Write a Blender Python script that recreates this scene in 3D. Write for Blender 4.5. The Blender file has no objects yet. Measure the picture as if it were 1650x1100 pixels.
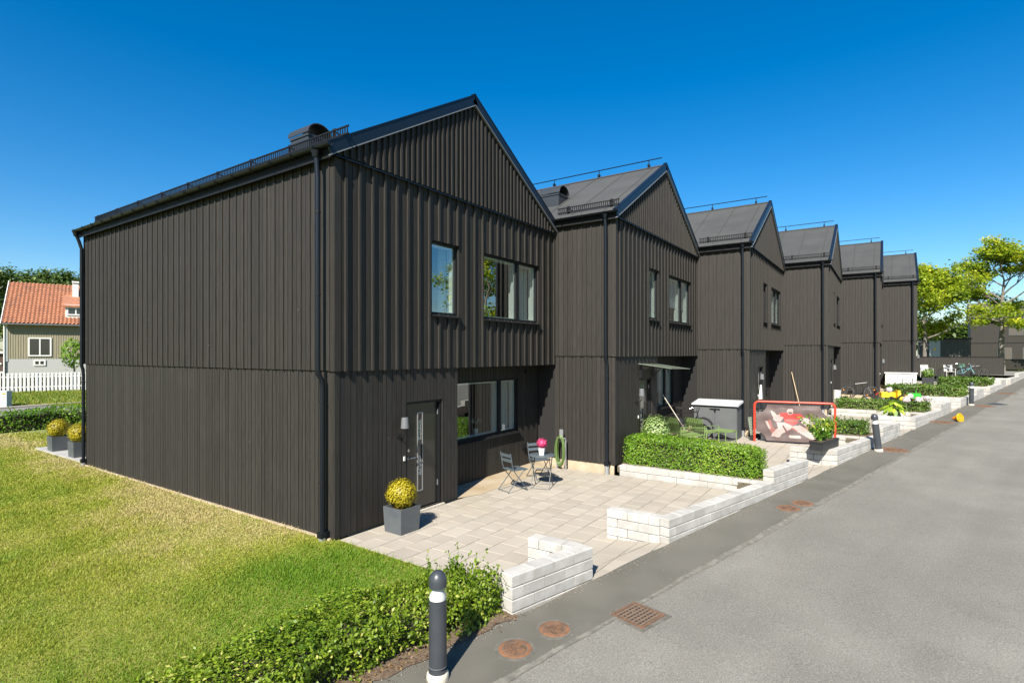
import bpy, math, random
import numpy as np
from mathutils import Vector, Matrix
random.seed(7); rng = np.random.default_rng(7)
SC = bpy.context.scene
R_ = math.radians

# ------------------------------------------------------------------ camera
PHI = R_(34.526); FPX = 879.1
cam = bpy.data.cameras.new('camera'); camo = bpy.data.objects.new('camera', cam)
SC.collection.objects.link(camo); SC.camera = camo
CAM = Vector((-5.542, -7.237, 2.972))
camo.location = CAM; camo.rotation_euler = (R_(90), 0, PHI - R_(90))
cam.sensor_width = 36; cam.lens = FPX / 1650 * 36; cam.shift_y = 19.76 / 1650
cam.clip_start = .05; cam.clip_end = 3000
# ------------------------------------------------------------------ sky and sun
SUN_D = Vector((3.36, 1.0, -3.06)).normalized()
w = bpy.data.worlds.new('World'); SC.world = w; w.use_nodes = True
nt = w.node_tree; nt.nodes.clear()
sky = nt.nodes.new('ShaderNodeTexSky'); sky.sky_type = 'NISHITA'; sky.sun_disc = False
sky.sun_elevation = math.asin(-SUN_D.z); sky.sun_rotation = math.atan2(-SUN_D.x, -SUN_D.y)
sky.air_density = 1.0; sky.dust_density = 0.6; sky.ozone_density = 3.2; sky.altitude = 0
bg = nt.nodes.new('ShaderNodeBackground'); bg.inputs[1].default_value = 0.072
hs = nt.nodes.new('ShaderNodeHueSaturation'); hs.inputs['Saturation'].default_value = 1.46
out = nt.nodes.new('ShaderNodeOutputWorld')
nt.links.new(sky.outputs[0], hs.inputs['Color']); nt.links.new(hs.outputs[0], bg.inputs[0]); nt.links.new(bg.outputs[0], out.inputs[0])
sl = bpy.data.lights.new('sun', 'SUN'); sl.energy = 5.0; sl.angle = R_(.5); sl.color = (1, .935, .83)
so = bpy.data.objects.new('sun', sl); SC.collection.objects.link(so)
so.rotation_euler = SUN_D.to_track_quat('-Z', 'Y').to_euler(); so.location = (-20, -10, 30)
SC.view_settings.view_transform = 'Standard'; SC.view_settings.look = 'None'
SC.view_settings.exposure = 1.2; SC.view_settings.gamma = 1
SC.render.engine = 'CYCLES'; SC.cycles.max_bounces = 8; SC.cycles.transparent_max_bounces = 12
SC.cycles.caustics_reflective = False; SC.cycles.caustics_refractive = False

# ------------------------------------------------------------------ row frame
S0 = Vector((6.954, -1.735, 0)); SL = S0.length; S = S0 / SL; O = Vector((S.y, -S.x, 0)); KZ = .214 / SL
DX, DY, DZ = 6.954, -1.735, .214
FW = Vector((math.cos(PHI), math.sin(PHI), 0)); RT = Vector((math.sin(PHI), -math.cos(PHI), 0))
def row(a, o, z=0): return S * a + O * o + Vector((0, 0, z))
def sc(x, y): return (x * S.x + y * S.y, x * O.x + y * O.y)
def rz(a): return KZ * a
def bgp(u, d, z=0):      # a point of the background seen at column u, d metres ahead
    p = CAM + FW * d + RT * ((u - 825) * d / FPX); return Vector((p.x, p.y, z))
ROT_ROW = math.atan2(S.y, S.x); ROT_BG = PHI - R_(90)

# ------------------------------------------------------------------ materials
def _n(t, k, **kw):
    n = t.nodes.new(k)
    for a, b in kw.items(): setattr(n, a, b)
    return n
def mat(name, col, rough=.6, col2=None, scale=6, bump=0, bscale=None, stretch=(1, 1, 1), metal=0, spec=.5, rnd=0,
        detail=4, lo=.35, hi=.65, speck=None, coat=0, big=None, obj=False):
    m = bpy.data.materials.new(name); m.use_nodes = True; t = m.node_tree; L = t.links.new
    b = t.nodes['Principled BSDF']; b.inputs['Roughness'].default_value = rough; b.inputs['Metallic'].default_value = metal
    b.inputs['Specular IOR Level'].default_value = spec; b.inputs['Coat Weight'].default_value = coat
    b.inputs['Base Color'].default_value = (*col, 1)
    if obj: pos = _n(t, 'ShaderNodeTexCoord').outputs['Object']
    else: pos = _n(t, 'ShaderNodeNewGeometry').outputs['Position']
    mp = _n(t, 'ShaderNodeMapping'); mp.inputs['Scale'].default_value = stretch; L(pos, mp.inputs[0])
    vec = mp.outputs[0]
    oi = None
    if rnd:
        oi = _n(t, 'ShaderNodeObjectInfo')
        ad = _n(t, 'ShaderNodeVectorMath', operation='MULTIPLY_ADD')
        L(oi.outputs['Random'], ad.inputs[0]); ad.inputs[1].default_value = (37, 19, 53); L(mp.outputs[0], ad.inputs[2]); vec = ad.outputs[0]
    cur = None
    def mixc(f, a, bb):
        mx = _n(t, 'ShaderNodeMix', data_type='RGBA'); L(f, mx.inputs[0])
        if isinstance(a, tuple): mx.inputs[6].default_value = (*a, 1)
        else: L(a, mx.inputs[6])
        if isinstance(bb, tuple): mx.inputs[7].default_value = (*bb, 1)
        else: L(bb, mx.inputs[7])
        return mx.outputs[2]
    def ramp(f, a, bb):
        r = _n(t, 'ShaderNodeMapRange'); r.inputs[1].default_value = a; r.inputs[2].default_value = bb; L(f, r.inputs[0]); return r.outputs[0]
    nz = None
    if col2:
        nz = _n(t, 'ShaderNodeTexNoise'); nz.inputs['Scale'].default_value = scale; nz.inputs['Detail'].default_value = detail; L(vec, nz.inputs[0])
        cur = mixc(ramp(nz.outputs[0], lo, hi), col, col2)
    if big:                                    # broad stains: (colour, scale, lo, hi)
        n2 = _n(t, 'ShaderNodeTexNoise'); n2.inputs['Scale'].default_value = big[1]; n2.inputs['Detail'].default_value = 3; L(pos, n2.inputs[0])
        cur = mixc(ramp(n2.outputs[0], big[2], big[3]), cur or col, big[0])
    if speck:                                  # small flecks: (colour, scale, size)
        v = _n(t, 'ShaderNodeTexVoronoi'); v.inputs['Scale'].default_value = speck[1]; L(pos, v.inputs[0])
        cur = mixc(ramp(v.outputs['Distance'], speck[2], speck[2] * .6), cur or col, speck[0])
    if rnd:
        h = _n(t, 'ShaderNodeHueSaturation'); L(ramp(oi.outputs['Random'], 0, 1), h.inputs['Value'])
        rr = h.inputs['Value'].links[0].from_node; rr.inputs[3].default_value = 1 - rnd; rr.inputs[4].default_value = 1 + rnd
        if cur is None: h.inputs['Color'].default_value = (*col, 1)
        else: L(cur, h.inputs['Color'])
        cur = h.outputs[0]
    if cur is not None: L(cur, b.inputs['Base Color'])
    if bump:
        n3 = _n(t, 'ShaderNodeTexNoise'); n3.inputs['Scale'].default_value = bscale or scale * 3; n3.inputs['Detail'].default_value = 5; L(vec, n3.inputs[0])
        bp = _n(t, 'ShaderNodeBump'); bp.inputs['Strength'].default_value = bump; bp.inputs['Distance'].default_value = .02; L(n3.outputs[0], bp.inputs['Height'])
        L(bp.outputs[0], b.inputs['Normal'])
    return m
def leafmat(name, c1, c2, c3=None, rough=.45, trans=.35):
    m = bpy.data.materials.new(name); m.use_nodes = True; t = m.node_tree; L = t.links.new
    b = t.nodes['Principled BSDF']; b.inputs['Roughness'].default_value = rough; b.inputs['Specular IOR Level'].default_value = .35
    at = _n(t, 'ShaderNodeAttribute', attribute_name='var')
    cr = _n(t, 'ShaderNodeValToRGB'); e = cr.color_ramp.elements
    e[0].color = (*c1, 1); e[1].color = (*c2, 1); e[0].position = .1; e[1].position = .75
    if c3: x = e.new(.97); x.color = (*c3, 1)
    L(at.outputs['Fac'], cr.inputs[0]); L(cr.outputs[0], b.inputs['Base Color'])
    tr = _n(t, 'ShaderNodeBsdfTranslucent'); L(cr.outputs[0], tr.inputs[0])
    mx = _n(t, 'ShaderNodeMixShader'); mx.inputs[0].default_value = trans
    L(b.outputs[0], mx.inputs[1]); L(tr.outputs[0], mx.inputs[2]); L(mx.outputs[0], t.nodes['Material Output'].inputs[0])
    return m
def glassmat(name, tint=(.88, .93, .91), f0=.17):
    m = bpy.data.materials.new(name); m.use_nodes = True; t = m.node_tree; L = t.links.new; t.nodes.remove(t.nodes['Principled BSDF'])
    tr = _n(t, 'ShaderNodeBsdfTransparent'); tr.inputs[0].default_value = (*tint, 1)
    gl = _n(t, 'ShaderNodeBsdfGlossy'); gl.inputs['Roughness'].default_value = 0.0; gl.inputs[0].default_value = (1, 1, 1, 1)
    lw = _n(t, 'ShaderNodeLayerWeight'); lw.inputs[0].default_value = .5
    p = _n(t, 'ShaderNodeMath', operation='POWER'); L(lw.outputs['Facing'], p.inputs[0]); p.inputs[1].default_value = 3.2
    a = _n(t, 'ShaderNodeMath', operation='MULTIPLY_ADD'); L(p.outputs[0], a.inputs[0]); a.inputs[1].default_value = .55; a.inputs[2].default_value = f0
    mx = _n(t, 'ShaderNodeMixShader'); L(a.outputs[0], mx.inputs[0]); L(tr.outputs[0], mx.inputs[1]); L(gl.outputs[0], mx.inputs[2])
    L(mx.outputs[0], t.nodes['Material Output'].inputs[0]); return m

WOODC = dict(col2=(.0285, .0258, .0222), scale=5, stretch=(9, 9, .5), bump=.10, bscale=14, rough=.62, spec=.3, rnd=.14, big=((.030, .0275, .0245), .9, .60, .85))
WOOD = mat('dark_stained_wood', (.0195, .0177, .0153), speck=((.26, .23, .18), 3.1, .024), **WOODC)
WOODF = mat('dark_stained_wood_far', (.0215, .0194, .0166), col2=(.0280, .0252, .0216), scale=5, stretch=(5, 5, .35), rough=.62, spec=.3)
WCORE = mat('wall_backing', (.008, .0075, .007), .9)
BLK = mat('black_metal', (.007, .0075, .0085), .55, spec=.25)
PIPE = mat('black_coated_steel', (.006, .008, .012), .33, spec=.32)
VERGE = mat('dark_blue_black_flashing', (.006, .011, .020), .38, spec=.4)
FELT = mat('grey_roofing_felt', (.036, .038, .037), .8, col2=(.046, .048, .046), scale=1.2, bump=.25, bscale=140, big=((.058, .059, .055), .5, .55, .9))
FELTL = mat('pale_felt_edge', (.085, .085, .08), .8, col2=(.06, .06, .057), scale=4)
GLASS = glassmat('window_glass')
GLASSG = glassmat('green_canopy_glass', (.72, .80, .70), .34)
WHITE = mat('white_painted', (.58, .58, .56), .5)
WHITEB = mat('bright_white_frame', (.80, .80, .78), .5)
WHITEF = mat('white_fabric', (.50, .51, .49), .9)
ROOM = mat('room_wall', (.13, .12, .10), .9)
ROOMD = mat('room_dark', (.07, .06, .05), .8)
BLIND = mat('pale_blind', (.42, .45, .47), .8)
CONC = mat('sandy_concrete', (.40, .33, .24), .9, col2=(.33, .26, .17), scale=3, bump=.25, bscale=60)
APRON = mat('stained_concrete_apron', (.34, .285, .205), .9, col2=(.27, .205, .12), scale=2.2, bump=.2, bscale=60)
PAVE = mat('concrete_paver', (.330, .298, .248), .9, col2=(.298, .266, .218), scale=1.6, bump=.25, bscale=80, rnd=.07, big=((.265, .228, .170), .5, .60, .9))
JOINT = mat('joint_sand', (.085, .074, .046), .95)
BLOCK = mat('white_concrete_block', (.40, .39, .365), .92, col2=(.33, .32, .295), scale=6, bump=.4, bscale=70, rnd=.10, big=((.27, .255, .22), 2.2, .54, .80))
ASPH = mat('worn_grey_asphalt', (.150, .143, .122), .93, col2=(.185, .177, .152), scale=1.1, bump=.5, bscale=170, speck=((.25, .24, .21), 45, .25), big=((.138, .132, .113), .35, .45, .8))
ASPH2 = mat('smooth_dark_asphalt', (.088, .083, .067), .93, col2=(.107, .101, .083), scale=1.8, bump=.3, bscale=200, speck=((.22, .21, .18), 9, .035), big=((.122, .115, .095), .5, .5, .8))
SEAM = mat('gritty_asphalt_seam', (.19, .18, .15), .95, col2=(.11, .105, .088), scale=9, bump=.5, bscale=120)
SOIL = mat('brown_soil', (.075, .048, .030), .95, col2=(.14, .10, .065), scale=30, bump=.8, bscale=60)
GRATE = mat('brown_grey_iron', (.115, .090, .066), .8, col2=(.16, .11, .07), scale=20)
COLL = mat('asphalt_patch', (.085, .080, .066), .95, col2=(.13, .123, .104), scale=14, bump=.5, bscale=120)
RUST = mat('rusty_iron', (.21, .095, .043), .88, col2=(.095, .055, .034), scale=9, bump=.4, bscale=60)
RUSTD = mat('brown_cast_iron', (.090, .056, .036), .85, col2=(.16, .083, .044), scale=16, bump=.5, bscale=80)
ANTH = mat('anthracite_paint', (.030, .035, .042), .38, spec=.5, col2=(.040, .045, .052), scale=3)
ZINC = mat('grey_planter_metal', (.055, .065, .075), .45, col2=(.085, .095, .10), scale=2.5, spec=.5)
STEEL = mat('brushed_steel', (.5, .5, .5), .3, metal=1)
SILV = mat('silver_grey_paint', (.115, .12, .125), .4, spec=.5)
ALU = mat('galvanised_grey', (.35, .36, .37), .45, metal=.6)
BASEC = mat('pale_concrete_base', (.50, .46, .38), .9, col2=(.40, .36, .29), scale=12, bump=.3)
CHAIRM = mat('grey_blue_lacquer', (.075, .095, .108), .4)
DARKM = mat('dark_grey_steel', (.035, .04, .045), .4)
GREENM = mat('olive_green_lacquer', (.14, .21, .065), .45)
TURF = mat('lawn_soil', (.19, .185, .035), .95, col2=(.12, .15, .015), scale=3)
FIELD = mat('far_grass', (.12, .155, .03), .95, col2=(.17, .18, .04), scale=.8)
BARK = mat('grey_bark', (.20, .18, .15), .9, col2=(.11, .095, .08), scale=9, stretch=(1, 1, .3), bump=.6)
RED = mat('red_paint', (.60, .045, .022), .35)
RUB = mat('black_rubber', (.012, .012, .012), .8)
def plain(n, c, r=.5, **k): return mat(n, c, r, **k)

# ------------------------------------------------------------------ mesh helpers
COL = SC.collection
def link(o): COL.objects.link(o); return o
def tag(o, label=None, cat=None, group=None, kind=None):
    if label: o['label'] = label
    if cat: o['category'] = cat
    if group: o['group'] = group
    if kind: o['kind'] = kind
    return o
def empty(name, loc=(0, 0, 0), rotz=0, label=None, cat=None, group=None, parent=None):
    o = link(bpy.data.objects.new(name, None)); o.location = loc; o.rotation_euler = (0, 0, rotz); o.empty_display_size = .1
    if parent: o.parent = parent
    return tag(o, label, cat, group)
class MB:
    def __init__(s): s.v = []; s.f = []; s.m = []
    def add(s, vs, fs, m=0):
        b = len(s.v); s.v += [tuple(p) for p in vs]; s.f += [tuple(i + b for i in f) for f in fs]; s.m += [m] * len(fs); return s
    def box(s, x0, x1, y0, y1, z0, z1, m=0):
        return s.add([(x0, y0, z0), (x1, y0, z0), (x1, y1, z0), (x0, y1, z0), (x0, y0, z1), (x1, y0, z1), (x1, y1, z1), (x0, y1, z1)],
                     [(0, 3, 2, 1), (4, 5, 6, 7), (0, 1, 5, 4), (1, 2, 6, 5), (2, 3, 7, 6), (3, 0, 4, 7)], m)
    def obox(s, c, size, mx=None, m=0):
        c = Vector(c); mx = mx or Matrix.Identity(3); h = Vector(size) / 2
        P = [c + mx @ Vector((a * h.x, b * h.y, d * h.z)) for d in (-1, 1) for a, b in ((-1, -1), (1, -1), (1, 1), (-1, 1))]
        return s.add(P, [(0, 3, 2, 1), (4, 5, 6, 7), (0, 1, 5, 4), (1, 2, 6, 5), (2, 3, 7, 6), (3, 0, 4, 7)], m)
    def tube(s, pts, r, n=8, m=0, cap=True, closed=False):
        pts = [Vector(p) for p in pts]; k = len(pts); r = r if isinstance(r, (list, tuple)) else [r] * k
        rings = []; up = Vector((0, 0, 1)); prev = None
        for i, p in enumerate(pts):
            if closed: d = pts[(i + 1) % k] - pts[i - 1]
            else: d = pts[min(i + 1, k - 1)] - pts[max(i - 1, 0)]
            d = d.normalized() if d.length > 1e-9 else Vector((0, 0, 1))
            if prev is None: a = d.cross(up if abs(d.z) < .95 else Vector((1, 0, 0)))
            else: a = prev - d * prev.dot(d)
            if a.length < 1e-6: a = d.cross(Vector((1, 0, 0)))
            a = a.normalized(); prev = a; b = d.cross(a)
            rings.append([p + (a * math.cos(2 * math.pi * j / n) + b * math.sin(2 * math.pi * j / n)) * r[i] for j in range(n)])
        vs = [q for g in rings for q in g]; fs = []
        for i in range(k if closed else k - 1):
            i2 = (i + 1) % k
            for j in range(n): fs.append((i * n + j, i * n + (j + 1) % n, i2 * n + (j + 1) % n, i2 * n + j))
        if cap and not closed: fs += [tuple(range(n))[::-1], tuple((k - 1) * n + j for j in range(n))]
        return s.add(vs, fs, m)
    def lathe(s, prof, c=(0, 0, 0), n=20, m=0, mx=None):
        c = Vector(c); vs = []; fs = []
        for r, z in prof:
            for j in range(n):
                p = Vector((r * math.cos(2 * math.pi * j / n), r * math.sin(2 * math.pi * j / n), z)); vs.append(c + (mx @ p if mx else p))
        for i in range(len(prof) - 1):
            for j in range(n): fs.append((i * n + j, i * n + (j + 1) % n, (i + 1) * n + (j + 1) % n, (i + 1) * n + j))
        if prof[0][0] > 1e-4: fs.append(tuple(range(n))[::-1])
        if prof[-1][0] > 1e-4: fs.append(tuple((len(prof) - 1) * n + j for j in range(n)))
        return s.add(vs, fs, m)
    def prism(s, poly, z0, z1, m=0, zf=None):
        n = len(poly); zf = zf or (lambda x, y: 0)
        vs = [(x, y, z0 + zf(x, y)) for x, y in poly] + [(x, y, z1 + zf(x, y)) for x, y in poly]
        return s.add(vs, [tuple(range(n))[::-1], tuple(range(n, 2 * n))] + [(i, (i + 1) % n, n + (i + 1) % n, n + i) for i in range(n)], m)
    def mesh(s, name, mats, smooth=False):
        me = bpy.data.meshes.new(name); me.from_pydata(s.v, [], s.f)
        for x in (mats if isinstance(mats, (list, tuple)) else [mats]): me.materials.append(x)
        me.polygons.foreach_set('material_index', s.m)
        if smooth:
            me.polygons.foreach_set('use_smooth', [True] * len(s.f))
            try: me.set_sharp_from_angle(angle=R_(40))
            except Exception: pass
        me.update(); return me
    def obj(s, name, mats, parent=None, loc=(0, 0, 0), rotz=0, smooth=False):
        o = link(bpy.data.objects.new(name, s.mesh(name, mats, smooth))); o.location = loc; o.rotation_euler = (0, 0, rotz)
        if parent: o.parent = parent
        return o
_unit = {}
def pbox(name, parent, x0, x1, y0, y1, z0, z1, m):       # a leaf part that shares the unit box of its material
    if m.name not in _unit: _unit[m.name] = MB().box(-.5, .5, -.5, .5, -.5, .5).mesh('unit_' + m.name, m)
    o = link(bpy.data.objects.new(name, _unit[m.name])); o.location = ((x0 + x1) / 2, (y0 + y1) / 2, (z0 + z1) / 2)
    o.scale = (x1 - x0, y1 - y0, z1 - z0); o.parent = parent; return o
def copy_tree(o, parent=None, label=None):
    c = link(o.copy()); c.parent = parent
    if label: c['label'] = label
    for ch in list(o.children): copy_tree(ch, c)
    return c
def npmesh(name, V, k, mat_, parent=None, var=None, smooth=False):     # V: (n*k,3) -> n faces of k corners
    n = len(V) // k; me = bpy.data.meshes.new(name); me.vertices.add(n * k); me.vertices.foreach_set('co', np.ascontiguousarray(V, np.float32).ravel())
    me.loops.add(n * k); me.loops.foreach_set('vertex_index', np.arange(n * k, dtype=np.int32))
    me.polygons.add(n); me.polygons.foreach_set('loop_start', np.arange(0, n * k, k, dtype=np.int32))
    try: me.polygons.foreach_set('loop_total', np.full(n, k, np.int32))
    except Exception: pass
    if var is not None:
        a = me.attributes.new('var', 'FLOAT', 'FACE'); a.data.foreach_set('value', np.ascontiguousarray(var, np.float32))
    me.materials.append(mat_); me.update(calc_edges=True); me.validate()
    o = link(bpy.data.objects.new(name, me))
    if parent: o.parent = parent
    return o
def leaves(P, N, size, aspect=.55, tilt=.7, seed=0):
    """rhombic leaves at points P facing roughly along N -> (n*4,3)"""
    g = np.random.default_rng(seed); n = len(P)
    N = N + g.normal(0, tilt, (n, 3)); N /= np.linalg.norm(N, axis=1, keepdims=True) + 1e-9
    A = g.normal(0, 1, (n, 3)); A -= N * (A * N).sum(1, keepdims=True); A /= np.linalg.norm(A, axis=1, keepdims=True) + 1e-9
    B = np.cross(N, A); s = size * g.uniform(.5, 1.4, (n, 1))
    return np.stack([P - A * s * .5, P + B * s * aspect * .5 + N * s * .08, P + A * s * .5, P - B * s * aspect * .5 + N * s * .08], 1).reshape(-1, 3)

# ================================================================== GROUND
def smooth(t): t = max(0, min(1, t)); return t * t * (3 - 2 * t)
def gz(x, y):                                   # base terrain
    a, o = sc(x, y); return KZ * max(-14, min(a, 60)) if o > -2 else KZ * max(0, min(a, 60)) * smooth((o + 40) / 38) if a > 0 else 0
m = MB(); xs = [-900, -300, -120, -60, -40, -30, -24, -18, -12, -8, -4, 0, 4, 8, 12, 18, 24, 30, 36, 42, 48, 54, 60, 66, 75, 90, 120, 200, 400, 900]
ys = [-900, -300, -100, -50, -36, -28, -22, -18, -15, -12, -9, -6, -3, 0, 4, 8, 12, 18, 24, 32, 40, 60, 100, 200, 400, 900]
vs = [(x, y, gz(x, y) - .55) for y in ys for x in xs]; nx = len(xs)
m.add(vs, [(j * nx + i, j * nx + i + 1, (j + 1) * nx + i + 1, (j + 1) * nx + i) for j in range(len(ys) - 1) for i in range(nx - 1)])
tag(m.obj('ground', FIELD), kind='structure')

def strip(name, o0, o1, a0, a1, mat_, dz, n=60, wob=0, kink=1):
    m = MB(); vs = []
    for i in range(n + 1):
        a = a0 + (a1 - a0) * i / n
        w0 = wob * (math.sin(a * 1.7) * .5 + math.sin(a * .63 + 1) * .6 + random.uniform(-.15, .15) + .35 * math.sin(a * 5.1 + 3) + .25 * math.sin(a * 11.3))
        w1 = wob * (math.sin(a * 1.3 + 2) * .5 + math.sin(a * .5 + 4) * .6 + random.uniform(-.15, .15) + .35 * math.sin(a * 5.1 + 3) + .25 * math.sin(a * 11.3))
        vs += [row(a, o0 + w0, rz(a) + dz), row(a, o1 + w1, rz(a) + dz)]
    m.add(vs, [(2 * i, 2 * i + 1, 2 * i + 3, 2 * i + 2) for i in range(n)])
    return tag(m.obj(name, mat_), kind='structure')
t = ASPH.node_tree; b = t.nodes['Principled BSDF']; old = b.inputs['Base Color'].links[0].from_socket
ge = _n(t, 'ShaderNodeNewGeometry'); m1 = _n(t, 'ShaderNodeVectorRotate', rotation_type='Z_AXIS'); m1.inputs['Angle'].default_value = -ROT_ROW; t.links.new(ge.outputs['Position'], m1.inputs[0])
m2 = _n(t, 'ShaderNodeMapping'); m2.inputs['Scale'].default_value = (.05, 1.1, 1); t.links.new(m1.outputs[0], m2.inputs[0]); nz = _n(t, 'ShaderNodeTexNoise'); nz.inputs['Scale'].default_value = 1.6; nz.inputs['Detail'].default_value = 5; t.links.new(m2.outputs[0], nz.inputs[0])
mr = _n(t, 'ShaderNodeMapRange'); mr.inputs[1].default_value = .3; mr.inputs[2].default_value = .7; mr.inputs[3].default_value = .94; mr.inputs[4].default_value = 1.07; t.links.new(nz.outputs[0], mr.inputs[0])
n4 = _n(t, 'ShaderNodeTexNoise'); n4.inputs['Scale'].default_value = 62; n4.inputs['Detail'].default_value = 3; t.links.new(ge.outputs['Position'], n4.inputs[0]); mr2 = _n(t, 'ShaderNodeMapRange'); mr2.inputs[1].default_value = .3; mr2.inputs[2].default_value = .7; mr2.inputs[3].default_value = .70; mr2.inputs[4].default_value = 1.30; t.links.new(n4.outputs[0], mr2.inputs[0])
mm = _n(t, 'ShaderNodeMath', operation='MULTIPLY'); t.links.new(mr.outputs[0], mm.inputs[0]); t.links.new(mr2.outputs[0], mm.inputs[1])
hv = _n(t, 'ShaderNodeHueSaturation'); t.links.new(old, hv.inputs['Color']); t.links.new(mm.outputs[0], hv.inputs['Value']); t.links.new(hv.outputs[0], b.inputs['Base Color'])
strip('road', 3.765, 10.5, -14, 60, ASPH, 0)
strip('pavement', 3.765, 4.60, -14, 60, ASPH2, .004, 220, .025)
strip('asphalt_seam', 4.53, 4.62, -14, 60, SEAM, .008, 320, .022)
strip('far_verge', 10.5, 30, -14, 60, FIELD, .02)

# lawn on the near side of the end house
def lawn_z(x, y):
    a, o = sc(x, y); t = smooth((o - 2.0) / 1.5); return (1 - t) * 0.0 + t * (rz(a) - .01)
m = MB(); vs = []; NX, NY = 40, 50
LX = np.linspace(-16, .12, NX); 
for j in range(NY):
    y = -6 + j * .52 if j < NY - 1 else 20
    for x in LX:
        a, o = sc(x, y)
        if o > 3.62: p = row(a, 3.62); x2, y2 = p.x, p.y
        else: x2, y2 = x, y
        vs.append((x2, y2, lawn_z(x2, y2) - .012))
m.add(vs, [(j * NX + i, j * NX + i + 1, (j + 1) * NX + i + 1, (j + 1) * NX + i) for j in range(NY - 1) for i in range(NX - 1)])
tag(m.obj('lawn', TURF), kind='structure')
m = MB(); m.add([(.12, 10.4, -.014), (9, 10.4, -.014), (9, 20, -.014), (.12, 20, -.014)], [(0, 1, 2, 3)]); tag(m.obj('back_lawn', FIELD), kind='structure')

# grass blades
def fbm(x, y, seed):
    g = np.random.default_rng(seed); r = np.zeros_like(x)
    for k in range(14):
        fr = .35 * 1.33 ** k; th = g.uniform(0, 6.28); r += np.sin((x * np.cos(th) + y * np.sin(th)) * fr + g.uniform(0, 6.28)) / (1 + .22 * k)
    return r / 3
n = 860000
d = rng.uniform(0, 1, n) ** .95 * 17 + 3.5; u = rng.uniform(-330, 860, n)
px = CAM.x + FW.x * d + RT.x * (u - 825) * d / FPX; py = CAM.y + FW.y * d + RT.y * (u - 825) * d / FPX
a_ = px * S.x + py * S.y; o_ = px * O.x + py * O.y
ok = ((px < .02) | ((py > 14.85) & (px < 6))) & (o_ < 3.5) & (py < 19.5) & ~((px > -.12) & (py > 0) & (rng.uniform(0, 1, n) < .5))
px, py, d, o_, a_ = px[ok], py[ok], d[ok], o_[ok], a_[ok]; n = len(px)
tz = np.clip((o_ - 2) / 1.5, 0, 1); tz = tz * tz * (3 - 2 * tz); pz = tz * (KZ * a_ - .01) - .012
dry = np.clip(.33 + .32 * fbm(px, py, 3) + .75 * np.exp(-np.abs(px) / 1.5) * np.clip((py + .6) / 1.6, 0, 1) - .55 * np.exp(-((px + .9) ** 2 + (py + 1.0) ** 2) / 1.8) + rng.normal(0, .13, n), 0, 1)
thin = np.clip(dry - .75, 0, 1) * 1.6
h = rng.uniform(.015, .034, n) * (1 - .35 * dry) * np.clip(.8 + d / 16, 0, 1.6); wd = rng.uniform(.0035, .0065, n) * np.clip(d / 5.5, .8, 3.2)
h *= 1 + .55 * np.clip(fbm(px * 5, py * 5, 9), -.6, 1.2) + .9 * (rng.uniform(0, 1, n) < .02) + 1.2 * ((px > -.07) & (rng.uniform(0, 1, n) < .3)); th = rng.uniform(0, 6.283, n); ln = rng.uniform(.2, 1.1, n) * h; th2 = rng.uniform(0, 6.283, n)
b = np.stack([px, py, pz], 1); wv = np.stack([np.cos(th) * wd, np.sin(th) * wd, np.zeros(n)], 1)
tip = b + np.stack([np.cos(th2) * ln, np.sin(th2) * ln, h], 1)
V = np.stack([b - wv, b + wv, tip], 1).reshape(-1, 3)
GRASS = leafmat('grass_blade', (.125, .238, .012), (.335, .345, .042), (.47, .40, .17), rough=.6, trans=.4)
tag(npmesh('grass', V, 3, GRASS, var=dry), 'short patchy lawn grass, green by the hedge and straw coloured along the house', 'grass', kind='stuff')

# ================================================================== HOUSES
W, DP = DX, 10.45
HB, HG = 2.70, 6.10
RZ, RX, RP = 8.38, 3.477, .585                   # ridge height, ridge x, pitch
WIN1 = (2.25, 3.05, 3.74, 5.17); WIN2 = (3.85, 6.15, 3.74, 5.17); WINR = (3.62, 6.02, 1.02, 2.36); DOOR = (1.60, 2.59, .03, 2.08)
def split(t0, t1, z0, z1, holes):
    cuts = sorted({t0, t1, *[c for h in holes for c in h[:2] if t0 < c < t1]}); res = []
    for a, b in zip(cuts, cuts[1:]):
        if b - a < .008: continue
        mid = (a + b) / 2; iv = [(z0, z1)]
        for h in holes:
            if h[0] < mid < h[1]:
                iv = [q for c, d in iv for q in ((c, min(d, h[2])), (max(c, h[3]), d)) if q[1] - q[0] > .01]
        res += [(a, b, c, d) for c, d in iv]
    return res
def lay(wall, joined, axis, d0, d1, t0, t1, z0, z1, holes, nm, mat_, ztop=None):
    """one board or batten of a wall: t along the wall, d its depth range"""
    zt = ztop if ztop else z1
    for a, b, c, e in split(t0, t1, z0, zt, holes):
        q = (a, b, d0, d1, c, e) if axis == 'f' else (d0, d1, a, b, c, e)
        if joined is None: pbox(nm, wall, *q, mat_)
        else: joined.box(*q)
def widths(t0, t1, lo, hi, g):
    t = t0; r = []
    while t < t1 - .02:
        e = min(t + g.uniform(lo, hi), t1)
        if t1 - e < .05: e = t1
        r.append((t, e)); t = e
    return r
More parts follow.
